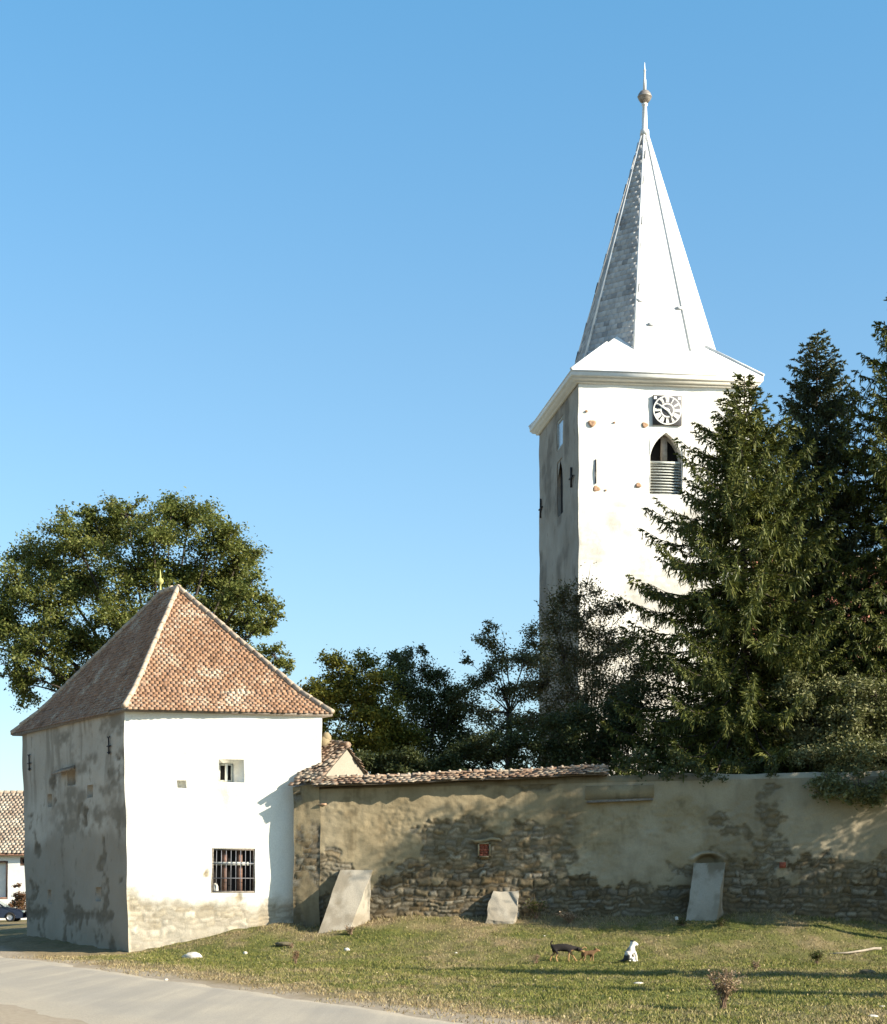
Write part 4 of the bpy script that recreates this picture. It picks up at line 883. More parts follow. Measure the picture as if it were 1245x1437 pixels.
def spruce(name, label, base, H, prof, leaf, seed, zmin=.08, dens=1.0, group=None):
    rs = np.random.default_rng(seed); base = np.asarray(base, float); th = thing(name, label, 'conifer tree', base, group)
    ta_ = Acc(); tube(ta_, [base-[0, 0, .3], base+[.05, 0, H*.35], base+[-.03, .03, H*.7], base+[0, 0, H]], [H*.0125, H*.009, H*.0048, .012], 8)
    pd, pr = zip(*prof); C_ = []; D_ = []; L_ = []
    z = H*zmin; k = 0
    while z < H-.12:
        d = H-z; R_ = np.interp(d, pd, pr); nb = 4 if d < 1.0 else int(rs.integers(4, 7)); a0 = rs.uniform(0, 6.28)
        for j in range(nb):
            a = a0+j*2*math.pi/nb+rs.normal(0, .25); L = max(.12, R_*rs.choice([rs.uniform(.55, .8), rs.uniform(.82, 1.06), rs.uniform(.9, 1.15)])); hd = np.array([math.cos(a), math.sin(a), 0])
            
            if base[1]+hd[1]*L < 56.7 and z+base[2]-.4*L < 5.5: L = max(.3, (base[1]-56.75)/abs(hd[1]))
            fr_ = np.clip(d/H*1.6, 0, 1); rise = .55*(1-fr_)*L; droop = -(.18+.30*fr_)*L*rs.uniform(.6, 1.3); zz = z+rs.normal(0, .08)
            n_ = max(4, int(L/.11*dens)); t = np.linspace(0, 1, n_)
            zc = rise*t+droop*(np.sin(t*math.pi*.62))+.10*L*t**3
            p = base+hd*(L*t)[:, None]+np.stack([0*t, 0*t, zz+zc], 1)+np.cumsum(rs.normal(0, .012, (n_, 3)), 0)
            if L > .4: tube(ta_, p[::max(1, n_//6)], np.linspace(.012+.008*L, .006, len(p[::max(1, n_//6)])), 4, cap=False)
            side = np.array([-hd[1], hd[0], 0]); s0 = t > .10
            pp = p[s0]; tt = t[s0]; m_ = len(pp)
            for sg in (-1, 1):
                d_ = hd*.75+side*sg*.75+np.array([0, 0, -.28*fr_+.15*(1-fr_)])+rs.normal(0, .22, (m_, 3))
                C_.append(pp); D_.append(d_); L_.append((.20+.36*np.sin(np.clip(1-tt, 0, 1)*math.pi*.5)*min(1, L/1.6))*rs.uniform(.6, 1.2, m_))
            if L > .8:
                d_ = hd*.18+np.array([0, 0, -1.])+rs.normal(0, .28, (m_, 3)); C_.append(pp); D_.append(d_); L_.append((.16+.42*np.sin(tt*math.pi*.9)*min(1, L/2.2))*rs.uniform(.4, 1.25, m_))
            C_.append(p[-1:]); D_.append(hd[None]*1+rs.normal(0, .1, (1, 3))); L_.append(np.array([.22]))
        z += (.11+.10*min(1, d/5))*rs.uniform(.8, 1.2); k += 1
    c = np.concatenate(C_); d = np.concatenate(D_); l = np.concatenate(L_); d /= np.linalg.norm(d, axis=1)[:, None]
    la = Acc()
    for m_, (sp_, off_, ls, wd) in enumerate(((.0, 0, 1, .055), (.22, .1, .8, .05), (.30, .3, .65, .048), (.42, .15, .6, .045), (.42, .35, .55, .045), (.5, .55, .5, .045), (.5, .7, .4, .045))):
        o = c+d*(l*off_)[:, None]; e = d+rs.normal(0, 1, d.shape)*sp_; e /= np.linalg.norm(e, axis=1)[:, None]; ll = (l*ls)[:, None]
        r = rs.normal(0, 1, d.shape); b = np.cross(e, r); b /= np.linalg.norm(b, axis=1)[:, None]+1e-9; w = wd*rs.uniform(.6, 1.2, (len(c), 1))
        la.add(np.stack([o-e*.02, o+e*ll*.45+b*w*.5, o+e*ll, o+e*ll*.45-b*w*.5], 1).reshape(-1, 3), np.arange(len(c)*4).reshape(-1, 4))
    ta_.build('trunk', M['trunk'], th, smooth=True); la.build('crown', M[leaf], th); return th
def cpy(t, loc, rz, sc, label, group=None):
    r = t.copy(); COL.objects.link(r); r.location = loc; r.rotation_euler = (0, 0, rz); r.scale = (sc, sc, sc); r['label'] = label
    if group: r['group'] = group
    elif 'group' in r: del r['group']
    for ch in list(t.children):
        c = ch.copy(); COL.objects.link(c); c.parent = r
    return r
g1 = W(1045, 0, 60.3)[0]; H1 = W(0, 527, 60.3)[2]-1.7
sA = spruce('spruce_tree', 'olive green spruce in front of the church tower, leftmost of the spruces', (g1, 60.3, 1.7), H1, [(0, .1), (.8, .5), (1.7, 1.15), (4.0, 2.8), (5.8, 3.5), (8, 4.0), (11, 4.9), (14, 5.4), (18, 5.4)], 'spruceA', 41, .13)
g2 = W(1147, 0, 63.5)[0]; H2 = W(0, 468, 63.5)[2]-1.9
sB = spruce('spruce_tree', 'dark bluish spruce with narrow top right of the church tower', (g2, 63.5, 1.9), H2, [(0, .1), (.8, .5), (2.2, 1.2), (4.0, 1.9), (6, 2.5), (9, 3.1), (13, 4.0), (19, 4.7)], 'spruceB', 42, .13)
g3 = W(1292, 0, 61)[0]; H3 = W(0, 375, 61)[2]-1.8
sC = spruce('spruce_tree', 'tall spruce cut off by the right edge of the photo', (g3, 61, 1.8), H3, [(0, .1), (.8, .7), (2.5, 1.6), (5.0, 2.7), (8, 3.4), (12, 4.1), (16, 4.8), (20, 5.2)], 'spruceA', 43, .13)
# trees standing right of the view whose shade falls on the wall and the grass
rs0 = np.random.default_rng(17)
for k, (x, y, z1, lab) in enumerate(((17.0, 50.8, 11.4, 'tall tree on the bank beyond the right edge, nearest the view'), (20.0, 51.4, 11.8, 'second tree on the bank beyond the right edge'), (23.0, 52.2, 9.2, 'farthest tree on the bank beyond the right edge'))):
    c_ = [(np.array([x+rs0.normal(0, .8), y+rs0.normal(0, .5), zz]), rs0.uniform(.9, 1.3)) for zz in np.arange(6.0, z1, .5)]
    broadleaf('bank_tree', lab, 'tree', (x, y, gz1(x, y)), c_, 22000, .17, 'oak', tr=.2, seed=50+k, sub=16, spread=.3)
r_ = cpy(sB, (16.4, 37.6, 0), 1.1, .46, 'spruce near the road beyond the right edge'); r_.scale = (.60, .60, .50)
r_ = cpy(sA, (19.0, 28.6, 0), 2.1, .5, 'narrow spruce near the road beyond the right edge'); r_.scale = (.16, .16, .60)
# ------------------------------------------------------------------ far house, car
hy = 128.0
hs = thing('farmhouse', 'white farmhouse with long brown tiled roof far behind the bastion', 'house', (-36, hy+4, 0))
hx0, hx1 = W(-260, 0, hy)[0], W(120, 0, hy)[0]; zE = W(0, 1198, hy-.4)[2]; zR = W(0, 1113, hy+4.2)[2]
hf = [np.array([hx0, hy, -.3]), np.array([hx1, hy, -.3]), np.array([hx0, hy, zE+.1]), np.array([hx1, hy, zE+.1])]
rw = rect_px(hf, -14, 1208, 11, 1262); rw2 = rect_px(hf, 28, 1203, 48, 1214); rw3 = rect_px(hf, -90, 1215, -60, 1250)
hh = [dict(r=rw, depth=.35), dict(r=rw2, depth=.3), dict(r=rw3, depth=.25)]
ac = Acc(); panel(ac, hf, .5, hh, None); b4 = [fl(hf[1], -.3), fl(hf[1], -.3)+[0, 8.4, 0], fl(hf[0], -.3)+[0, 8.4, 0], fl(hf[0], -.3)]
for a, b in ((0, 1), (1, 2), (2, 3)): ac.add([b4[a], b4[b], fl(b4[b], zE+.1), fl(b4[a], zE+.1)], [[0, 1, 2, 3]])
for X in (hx0, hx1): ac.add([(X, hy, zE+.1), (X, hy+8.4, zE+.1), (X, hy+4.2, zR-.1)], [[0, 1, 2]])
ac.build('wall', M['white'], hs)
ac = Acc(); ta = Acc(); e0, e1, g0, g1_ = np.array([hx0-.3, hy-.4, zE]), np.array([hx1+.3, hy-.4, zE]), np.array([hx0-.3, hy+4.2, zR]), np.array([hx1+.3, hy+4.2, zR])
k0, k1 = e0+[0, 9.2, 0], e1+[0, 9.2, 0]
for k, f_ in enumerate(([e0, e1, g1_, g0], [k1, k0, g0, g1_])): ac.add(f_, [[0, 1, 2, 3]]); tiles(ta, f_, .3, .26, .03, 1.2, seed=700+k)
ac.build('roof_deck', M['wood'], hs); hr = ta.build('roof', M['tile_house'], hs); ac = Acc(); hip_caps(ac, g0+[0, 0, .05], g1_+[0, 0, .05], .14, .45, 5); ac.build('ridge_tile', M['tile_house'], hr)
ac = Acc(); box(ac, ((hx0+hx1)/2, hy-.38, zE-.06), (hx1-hx0+.6, .06, .16)); ac.build('eaves_board', M['woodred'], hs)
for h_, nm in ((hh[0], 'gate'), (hh[1], 'window'), (hh[2], 'window')):
    ac = Acc(); cs = h_['in']; n_ = np.array([0, -1., 0]); frame_bars(ac, h_['out'], n_, .08, .14, .1); o = ac.build(nm, M['woodred'], hs)
    ac = Acc(); ac.add([p-n_*-.02 for p in cs], [[0, 1, 2, 3]]); ac.build('panel' if nm == 'gate' else 'pane', M['white'] if nm == 'gate' else M['dark'], o)
car_y = 119.0; cz = gz1(W(0, 0, car_y)[0], car_y); xf = W(37.0, 0, car_y)[0]
cr = thing('parked_car', 'dark blue parked car half hidden by the bastion corner at the left edge', 'car', (xf-2.1, car_y, cz))
paint = simple('dark_blue_paint', (.03,.035,.055), .28, .3, .1, 3, .02, .6); glass = simple('car_glass', (.12,.16,.16), .08, 0, .1, 3, .01, .8); tyre = simple('tyre', (.02,.02,.02), .9); alloy = simple('alloy', (.42,.43,.45), .4, .6, .1, 5, .05)
prof = [(-.02, .30), (-.02, .62), (-.20, .74), (-1.15, .92), (-1.95, 1.40), (-2.3, 1.46), (-3.2, 1.44), (-3.75, 1.05), (-4.1, .98), (-4.2, .6), (-4.15, .30)]
arch = lambda xc: [(xc-.36*math.cos(a), .30+.36*math.sin(a)*1.0) for a in np.linspace(math.pi, 0, 8)][::1]
low = [(-3.80, .26)]+[(x, max(z, .26)) for x, z in arch(-3.35)][::-1]
ac = Acc(); outl = prof+[(-4.1, .24)]+[(-3.35-.36*math.cos(a), .24+.40*math.sin(a)) for a in np.linspace(0, math.pi, 8)]+[(-.85-.36*math.cos(a), .24+.40*math.sin(a)) for a in np.linspace(0, math.pi, 8)]+[(-.1, .24)]
n_ = len(outl); v = []
for (yo, ins) in ((-.84, .03), (-.86, 0), (.86, 0), (.84, .03)):
    for (x, z) in outl:
        tuck = .16*max(0, z-.9)/.5; v.append((xf+x*(1-ins*.2), car_y+yo-math.copysign(tuck, yo), cz+z-(ins if z > .9 else 0)))
f = [[r*n_+i, r*n_+(i+1) % n_, (r+1)*n_+(i+1) % n_, (r+1)*n_+i] for r in range(3) for i in range(n_)]
ac.add(v, f); ac.add(v[:n_], [list(range(n_))[::-1]]); ac.add(v[-n_:], [list(range(n_))]); ac.build('body', paint, cr)
for sgn in (-1, 1):
    for pts in ([(-1.35, .95), (-2.02, 1.33), (-2.35, 1.38), (-2.35, .95)], [(-2.43, .95), (-2.43, 1.38), (-3.1, 1.36), (-3.5, 1.05), (-3.5, .97)]):
        ac = Acc(); ac.add([(xf+x, car_y+sgn*(.872-.16*max(0, z-.9)/.5), cz+z) for x, z in pts]+[(xf+x, car_y+sgn*(.80-.16*max(0, z-.9)/.5), cz+z) for x, z in pts], [list(range(len(pts))), list(range(len(pts), 2*len(pts)))]); ac.build('side_window', glass, cr)
    for xc in (-.85, -3.35):
        ac = Acc(); y0 = car_y+sgn*.78; a = np.linspace(0, 2*np.pi, 20, endpoint=False); tp = [np.array([xf+xc+.22*0, y0, cz+.31])]
        v = []
        for r, yo in ((.18, .09), (.30, .10), (.31, .07), (.31, -.07), (.30, -.10), (.18, -.09)): v += [(xf+xc+r*math.cos(t), y0+yo, cz+.31+r*math.sin(t)) for t in a]
        ac.add(v, [[j*20+i, j*20+(i+1) % 20, ((j+1) % 6)*20+(i+1) % 20, ((j+1) % 6)*20+i] for j in range(6) for i in range(20)]); wh = ac.build('wheel', tyre, cr)
        ac = Acc(); v = []
        for r, yo in ((.19, .095), (.16, .06), (.05, .085)): v += [(xf+xc+r*math.cos(t), y0+sgn*yo, cz+.31+r*math.sin(t)) for t in a]
        ac.add(v, [[j*20+i, j*20+(i+1) % 20, (j+1)*20+(i+1) % 20, (j+1)*20+i] for j in range(2) for i in range(20)]); ac.add(v[40:], [list(range(20))]); ac.build('rim', alloy, wh)
    ac = Acc(); box(ac, (xf-.10, car_y+sgn*.62, cz+.66), (.22, .34, .13)); ac.build('headlight', glass, cr)
    ac = Acc(); box(ac, (xf-1.5, car_y+sgn*.96, cz+1.0), (.14, .2, .13)); ac.build('mirror', paint, cr)
ac = Acc(); ac.add([(xf-1.18, car_y-.70, cz+.955), (xf-1.18, car_y+.70, cz+.955), (xf-1.90, car_y+.62, cz+1.40), (xf-1.90, car_y-.62, cz+1.40)], [[0, 1, 2, 3]]); ac.build('windscreen', glass, cr)

# ------------------------------------------------------------------ animals
def skin(verts, edges, root=0, sub=2):
    me = bpy.data.meshes.new('tmp'); me.from_pydata([v[:3] for v in verts], edges, []); o = bpy.data.objects.new('tmp', me); COL.objects.link(o)
    m = o.modifiers.new('s', 'SKIN'); m.use_smooth_shade = True; m.branch_smoothing = .3
    for i, v in enumerate(verts):
        s_ = me.skin_vertices[0].data[i]; r = v[3] if hasattr(v[3], '__len__') else (v[3], v[3]); s_.radius = r; s_.use_root = (i == root)
    o.modifiers.new('b', 'SUBSURF').levels = sub; o.modifiers['b'].render_levels = sub
    dg = bpy.context.evaluated_depsgraph_get(); dg.update(); nm = bpy.data.meshes.new_from_object(o.evaluated_get(dg)); bpy.data.objects.remove(o); return nm
def chain(V, E, start, pts):
    prev = start
    for p in pts: V.append(p); E.append((prev, len(V)-1)); prev = len(V)-1
    return prev
def fur(name, fn):
    n = NT(name); return n, n.noise(30, 4)
def dog(name, label, px, py, V, E, rule, heading, scale, group=None, sub=2):
    """rule(co) -> colour index; colours are real coat patches"""
    g = ground_at(px, py); me = skin(V, E, 0, sub); me.name = 'dog'
    o = bpy.data.objects.new(name, me); COL.objects.link(o); o.location = g; o.rotation_euler = (0, 0, heading); o.scale = (scale,)*3
    co = np.zeros(len(me.vertices)*3); me.vertices.foreach_get('co', co); co = co.reshape(-1, 3)
    at = me.attributes.new('coat', 'FLOAT', 'POINT'); at.data.foreach_set('value', rule(co).astype(np.float32)); ORG[o.name] = np.array(g)
    return setp(o, label, 'dog', group)
def coat(name, cols):
    n = NT(name); k = len(cols); f = n.noise(40, 4)
    c = n.ramp(n.attr('coat'), [(i/(k-1), c) for i, c in enumerate(cols)]); c = n.mix(n.ramp(f, [(.35, .3), (.65, 0.)]), c, (.05, .04, .03))
    return n.pbr(c, .85, n.bump(f, .5, .01), spec=.2)
# big black and tan dog, walking to the right with its head lowered (nose +x); withers .50 m
def leg(V, E, root, pts): return chain(V, E, root, pts)
V = [(-.26, 0, .46, (.11, .12)), (-.10, 0, .46, (.12, .14)), (.08, 0, .455, (.14, .155)), (.22, 0, .45, (.125, .14))]; E = [(0, 1), (1, 2), (2, 3)]
nk = chain(V, E, 3, [(.36, 0, .44, .078), (.44, 0, .41, .082), (.52, 0, .39, (.085, .088)), (.58, 0, .365, (.066, .066)), (.65, 0, .335, (.05, .05)), (.69, 0, .32, (.038, .04))])
for sgn in (-1, 1): chain(V, E, 6, [(.505, sgn*.075, .44, (.03, .04)), (.48, sgn*.105, .385, (.010, .022))])
chain(V, E, 0, [(-.36, 0, .53, .035), (-.385, 0, .59, .028), (-.36, 0, .645, .022), (-.31, 0, .665, .014)])
chain(V, E, 0, [(-.29, .09, .36, .062), (-.25, .095, .27, .04), (-.36, .095, .16, .026), (-.40, .095, .04, .024), (-.36, .095, .015, .024)])
chain(V, E, 0, [(-.25, -.09, .36, .062), (-.17, -.095, .26, .04), (-.235, -.095, .16, .026), (-.205, -.095, .04, .024), (-.16, -.095, .015, .024)])
chain(V, E, 3, [(.22, .085, .34, .05), (.30, .09, .23, .032), (.38, .09, .11, .026), (.44, .09, .03, .024), (.475, .09, .015, .02)])
chain(V, E, 3, [(.20, -.085, .33, .05), (.175, -.09, .22, .032), (.17, -.09, .11, .026), (.17, -.09, .03, .025), (.21, -.09, .015, .022)])
def rule_bt(c):
    t = sstep(.30, .22, c[:, 2]+.04*np.sin(c[:, 0]*30)); t = np.maximum(t, sstep(.575, .60, c[:, 0])*sstep(.37, .345, c[:, 2]-.06*(c[:, 0]-.6))); t = np.maximum(t, sstep(.52, .56, c[:, 0])*sstep(.36, .34, c[:, 2]))
    t = np.maximum(t, sstep(.24, .28, c[:, 0])*sstep(.34, .36, c[:, 0]*-1+.7)*sstep(.38, .36, c[:, 2])); nose = sstep(.715, .725, c[:, 0]); return np.clip(t*(1-nose), 0, 1)
d1 = dog('dog', 'black and tan dog walking right with its head lowered', 790, 1350, V, E, rule_bt, .05, .82); d1.data.materials.append(coat('black_tan_coat', [(.014,.012,.012), (.42,.25,.11)]))
# brown puppy with curled tail
V = [(-.13, 0, .235, (.055, .06)), (-.03, 0, .235, (.058, .062)), (.09, 0, .24, (.062, .066))]; E = [(0, 1), (1, 2)]
chain(V, E, 2, [(.16, 0, .28, .045), (.21, 0, .315, (.048, .05)), (.255, 0, .305, .034), (.30, 0, .29, .022), (.315, 0, .287, .016)])
for sgn in (-1, 1): chain(V, E, 4, [(.195, sgn*.045, .35, (.016, .02)), (.19, sgn*.07, .335, (.006, .014))])
chain(V, E, 0, [(-.18, 0, .30, .022), (-.17, 0, .365, .02), (-.11, 0, .395, .019), (-.06, 0, .37, .016), (-.065, 0, .335, .01)])
for sgn in (-1, 1):
    chain(V, E, 0, [(-.14-.03*sgn, sgn*.05, .17, .036), (-.12-.03*sgn, sgn*.052, .12, .022), (-.165-.04*sgn, sgn*.052, .075, .016), (-.16-.04*sgn, sgn*.052, .012, .016)])
    chain(V, E, 2, [(.09-.02*sgn, sgn*.048, .15, .028), (.085-.03*sgn, sgn*.05, .08, .018), (.09-.03*sgn, sgn*.05, .012, .017)])
def rule_p(c): return np.clip(sstep(.14, .06, c[:, 2])*.8+sstep(.24, .28, c[:, 0])*.7+sstep(.33, .37, c[:, 2])*sstep(0, -.03, c[:, 0]), 0, 1)
d2 = dog('dog', 'small brown puppy with a curled tail at the nose of the black dog', 826, 1350, V, E, rule_p, .03, .98); d2.data.materials.append(coat('brown_coat', [(.17,.095,.045), (.40,.24,.11)]))
# white dog with dark patches, sitting, seen from its right rear, facing right and away
V = [(-.12, 0, .15, (.18, .17)), (-.07, 0, .28, (.165, .155)), (.02, 0, .39, (.145, .14)), (.08, 0, .48, (.105, .105))]; E = [(0, 1), (1, 2), (2, 3)]
chain(V, E, 3, [(.10, 0, .55, .09), (.13, 0, .60, (.098, .098)), (.20, 0, .585, .068), (.265, 0, .56, .048), (.295, 0, .55, .038)])
for sgn in (-1, 1): chain(V, E, 5, [(.09, sgn*.075, .68, (.032, .036)), (.07, sgn*.105, .70, (.018, .024))])
for sgn in (-1, 1):
    chain(V, E, 2, [(.13, sgn*.085, .33, .06), (.19, sgn*.085, .18, .042), (.20, sgn*.085, .04, .036), (.245, sgn*.085, .02, .032)])
    chain(V, E, 0, [(-.02, sgn*.13, .13, .085), (.07, sgn*.14, .10, .06), (.02, sgn*.15, .04, .035), (.15, sgn*.15, .025, .03)])
chain(V, E, 0, [(-.22, .0, .05, .04), (-.30, .06, .03, .03), (-.35, .15, .03, .02)])
def rule_w(c):
    a = sstep(-.05, -.10, c[:, 0])*sstep(.27, .22, c[:, 2]); b = sstep(.64, .68, c[:, 2]); e = sstep(.33, .36, c[:, 2])*sstep(.0, -.04, c[:, 0])*.7
    return np.clip(np.maximum(np.maximum(a, b), e), 0, 1)
d3 = dog('dog', 'white dog with black patches sitting on the grass', 884, 1350, V, E, rule_w, .35, .80); d3.data.materials.append(coat('white_black_coat', [(.72,.69,.63), (.04,.04,.04)]))

# ------------------------------------------------------------------ stones, litter, weeds, bush, log
def rock(name, label, px, py, w, h, mat, seed, cat='stone', d=None):
    g = ground_at(px, py); rs = np.random.default_rng(seed); w = w/F*g[1]; h = h/F*g[1]; d = d or w*.8
    n, m = 14, 8; v = []
    for j in range(m+1):
        ph = math.pi*j/m
        for i in range(n):
            t = 2*math.pi*i/n; p = np.array([math.cos(t)*math.sin(ph), math.sin(t)*math.sin(ph), math.cos(ph)]); k = 1+.28*(float(fbm(np.array([p[0]*1.3+seed]), np.array([p[1]*1.3+p[2]*1.7]), seed, 3)[0])-.5)*2
            v.append(g+p*k*np.array([w/2, d/2, h*.68])+[0, 0, h*.25])
    ac = Acc(); ac.add(v, [[j*n+i, j*n+(i+1) % n, (j+1)*n+(i+1) % n, (j+1)*n+i] for j in range(m) for i in range(n)])
    return setp(ac.build(name, M[mat], None, g, smooth=True), label, cat)
rock('boulder', 'large pale stone on the verge in front of the bastion', 270, 1345, 30, 9, 'stone', 1)
rock('boulder', 'pale broken stone leaning at the foot of the short buttress stump', 722, 1288, 13, 17, 'stone', 3, d=.25)
M['soil'] = simple('dark_soil', (.12,.10,.06), .95, 0, .4, 12, .8)
rock('soil_mound', 'small dark earth mound on the grass near the leaning buttress', 398, 1327, 26, 6, 'soil', 5, 'mound')
rock('soil_mound', 'low dark earth hump on the grass at the right', 1218, 1366, 24, 6, 'soil', 6, 'mound')
for i, (x, y, w, h, lab) in enumerate(((487, 1334, 8, 4, 'white pebble on the grass below the leaning buttress'), (344, 1339, 6, 4, 'white pebble right of the large pale stone'),
        (764, 1314, 3, 1.2, 'white scrap on the bank left of the black dog'), (896, 1381, 15, 3, 'flat white scrap on the grass below the sitting dog'), (233, 1376, 6, 3, 'white pebble on the road edge'), (268, 1387, 6, 3, 'white pebble in the shadow on the verge'),
        (1225, 1427, 16, 3, 'pale flat scrap at the lower right corner'), (1238, 1414, 9, 3, 'pale scrap by the right edge'), (950, 1291, 6, 5, 'pale stone in the dark hollow left of the third buttress'), (640, 1338, 4, 2, 'tiny pale pebble on the open grass'))):
    rock('pebble', lab, x, y, w, h, 'stone', 20+i)
for i, (x, y, w, h, lab) in enumerate(((207, 1428, 15, 2.5, 'dark clod lying on the road near the bottom edge'), (261, 1435, 12, 2, 'dark clod on the road at the bottom edge'), (170, 1426, 9, 2, 'small dark clod on the road'))):
    rock('clod', lab, x, y, w, h, 'soil', 40+i, 'clod')
g = ground_at(1190, 1341); g2_ = ground_at(1232, 1336)
ac = Acc(); pts = [g+[-.5, 0, .05], g+[0, .02, .07], (g+g2_)/2+[0, 0, .08], g2_+[-.1, 0, .09], g2_+[.1, 0, .09]]; tube(ac, pts, [.015, .025, .032, .04, .038], 7)
lg = ac.build('log', simple('bleached_wood', (.30,.255,.20), .9, 0, .25, 9), None, g, smooth=True); setp(lg, 'bleached fallen branch lying on the grass at the right', 'branch')
def weed(name, label, px, py, hpx, wpx, n, mat, seed, cat='weed', lsz=.05, lpt=10, r=.008):
    g = ground_at(px, py); rs = np.random.default_rng(seed); h = hpx/F*g[1]; w = wpx/F*g[1]; th = thing(name, label, cat, g); sa = Acc(); lc = []
    for k in range(n):
        a = rs.uniform(0, 6.28); rr = rs.uniform(.1, 1)*w/2; e = g+np.array([math.cos(a)*rr, math.sin(a)*rr*.8, h*rs.uniform(.55, 1)*(1-.25*rr/(w/2))]); m_ = g+np.array([math.cos(a)*rr*.3, math.sin(a)*rr*.3, h*.45])
        q_ = bez(g+rs.normal(0, .03, 3)*[1, 1, 0], m_, e, 6); tube(sa, q_, np.linspace(r, r*.4, 6), 4, cap=False)
        for s_ in range(3):
            i = rs.integers(2, 5); b = q_[i]+np.array([rs.normal(0, .3), rs.normal(0, .3), rs.uniform(.1, .5)])*h*.35; tube(sa, bez(q_[i], (q_[i]+b)/2+rs.normal(0, .02, 3), b, 4), np.linspace(r*.6, r*.3, 4), 3, cap=False); lc.append(b+rs.normal(0, .025, (lpt//2, 3)))
        t = rs.uniform(.35, 1, lpt); ix = np.clip(t*5, 0, 4.99).astype(int); lc.append(q_[ix]+rs.normal(0, .03, (lpt, 3)))
    sa.build('stem', M['drystem'], th); la = Acc(); leaves(la, np.concatenate(lc), lsz, rs); la.build('foliage', M[mat], th); return th
M['drystem'] = simple('dry_stem', (.20,.13,.085), .9, 0, .3, 20)
M['weedgreen'] = leafmat('weed_leaf', [(.05,.06,.02), (.09,.10,.03), (.15,.14,.05)])
weed('dry_bush', 'dry brown leafless bush in the foreground grass at the lower right', 1016, 1416, 66, 60, 30, 'dry', 1, 'bush', .045, 12, .007)
weed('weed', 'reddish dry weed standing on the verge right of the dark earth mound', 414, 1353, 24, 18, 10, 'russet', 2, lsz=.035)
weed('weed', 'small green and brown tuft on the grass left of the fallen branch', 1146, 1353, 22, 26, 16, 'weedgreen', 3, lsz=.06)
weed('weed', 'brown tuft in the shadow just behind the dry bush', 1060, 1362, 14, 20, 10, 'dry', 4, lsz=.04)
weed('weed', 'brown dry tuft left of the black dog', 752, 1352, 16, 18, 9, 'dry', 5, lsz=.03)
weed('weed', 'tangled green and dry weeds right of the short buttress stump', 752, 1290, 36, 46, 26, 'weedgreen', 6, lsz=.055)
weed('weed', 'dry tangled weeds at the wall foot left of the third buttress', 800, 1296, 20, 60, 22, 'dry', 7, lsz=.05)
weed('weed', 'dry grass tuft at the foot of the tall leaning buttress', 492, 1312, 14, 26, 14, 'dry', 9, lsz=.04)
weed('weed', 'green and dry tuft at the left foot of the third buttress', 958, 1300, 12, 30, 16, 'weedgreen', 10, lsz=.045)
weed('weed', 'green tuft at the right foot of the third buttress', 1012, 1300, 13, 26, 14, 'weedgreen', 11, lsz=.045)
weed('weed', 'low dry weed beside the pale boulder of the verge', 410, 1330, 8, 20, 8, 'dry', 8, lsz=.03)

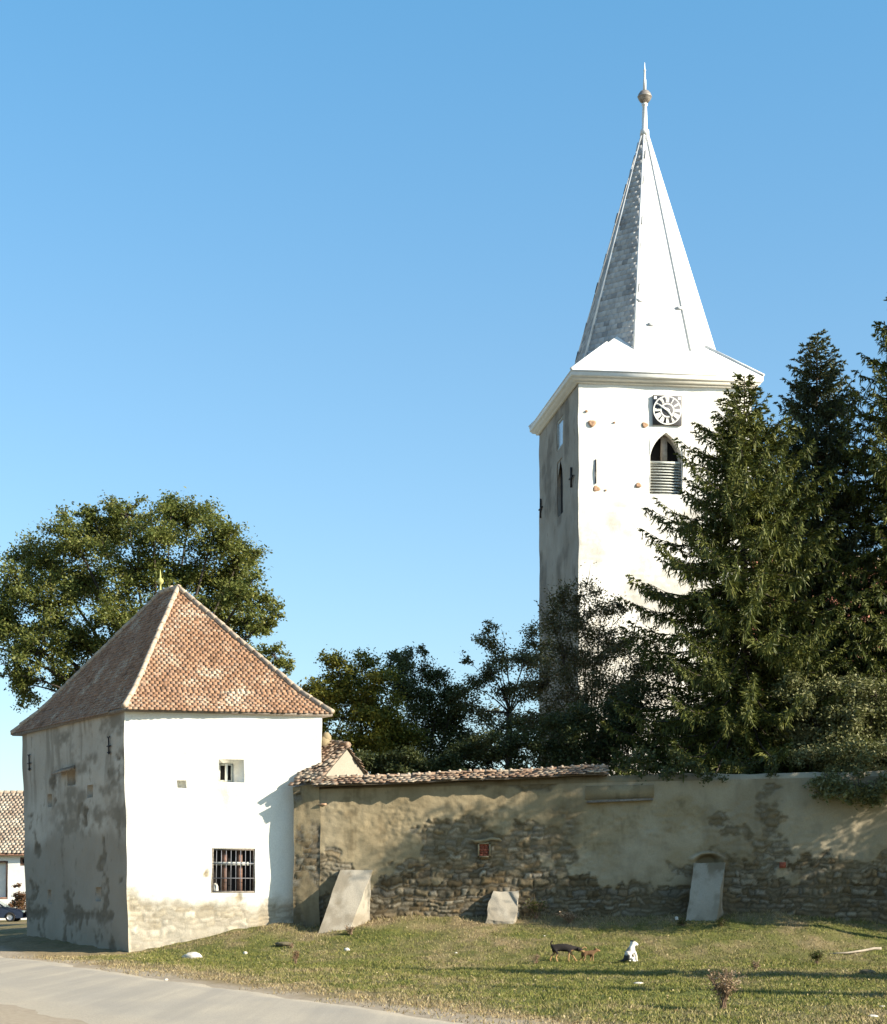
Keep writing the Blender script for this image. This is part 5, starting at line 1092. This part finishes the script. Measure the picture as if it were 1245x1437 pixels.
# ------------------------------------------------------------------ grass
rs = np.random.default_rng(99); N = 300000
u = rs.uniform(0, 1, N); y = 22+34.2*(u**.85); x = rs.uniform(-1, 1, N)*(640/F*y+.8)
rd = road_d(x, y); keep = (rd > .15+(fbm(x*1.3, y*.8, 5)-.5)*1.5) & (y < 55.75) & ~((x < -3.7) & (y > 55.0+.2*(x+9.5)))
keep &= rs.uniform(0, 1, N) < (.25+.75*sstep(.3, 2.0, rd))*(.45+.9*fbm(x*.9, y*.9, 77))
x = x[keep]; y = y[keep]; N = len(x); z = gz(x, y); dr = dryf(x, y)
isdry = np.clip(dr*1.0+rs.normal(0, .30, N), 0, 1)
hgt = (.03+.05*rs.uniform(0, 1, N)**2)*(.6+.9*fbm(x*.8, y*.8, 78))*(1+.9*sstep(54.6, 55.6, y)); an = rs.uniform(0, 6.28, N); lean = rs.normal(0, .6, (N, 2))
p = np.stack([x, y, z-.004], 1); w = .006+.006*rs.uniform(0, 1, N)
s_ = np.stack([np.cos(an), np.sin(an), 0*an], 1)*w[:, None]
tip = p+np.stack([lean[:, 0]*hgt, lean[:, 1]*hgt, hgt], 1)
ac = Acc(); ac.add(np.stack([p-s_, p+s_, tip], 1).reshape(-1, 3), np.arange(N*3).reshape(-1, 3), dry=np.repeat(isdry, 3))
NL = 4500; ly = rs.uniform(24, 55.6, NL); lx = rs.uniform(-1, 1, NL)*(640/F*ly+.5); kp = (road_d(lx, ly) > .4) & (rs.uniform(0, 1, NL) < .25+.75*sstep(.45, .62, fbm(lx*.7, ly*.5, 88))) & ~((lx < -3.7) & (ly > 55.0+.2*(lx+9.5)))
lx = lx[kp]; ly = ly[kp]; tmp = Acc(); leaves(tmp, np.stack([lx, ly, gz(lx, ly)+.035], 1), .06, rs, up=.8); ac.add(tmp.V[0], tmp.F[0], dry=np.repeat(rs.uniform(.75, 1.0, len(lx)), 4))
gmat = NT('grass_blade'); r = gmat.island()
gc = gmat.ramp(r, [(0, (.072,.090,.018)), (.5, (.148,.156,.034)), (1, (.225,.205,.052))]); tc = gmat.ramp(r, [(0, (.17,.12,.06)), (.5, (.30,.225,.12)), (1, (.40,.33,.20))])
gmat.pbr(gmat.mix(gmat.attr('dry'), gc, tc), .8, spec=.15)
gr = ac.build('grass', gmat.m); gr['kind'] = 'stuff'; setp(gr, 'patchy short green and dry grass covering the bank and verge', None)
# repeats of one kind share a group
for _k, _g in {'spruce_tree': 'spruces beside the church tower', 'bank_tree': 'trees on the bank beyond the right edge', 'undergrowth': 'dark undergrowth behind the wall', 'dog': 'dogs on the grass',
               'pebble': 'pale stones and scraps on the grass', 'clod': 'dark clods on the road', 'soil_mound': 'low earth mounds on the grass', 'weed': 'weeds and tufts on the grass', 'boulder': 'large pale stones by the walls'}.items():
    for _o in SC.objects:
        if _o.parent is None and _o.name.split('.')[0] == _k: _o['group'] = _g
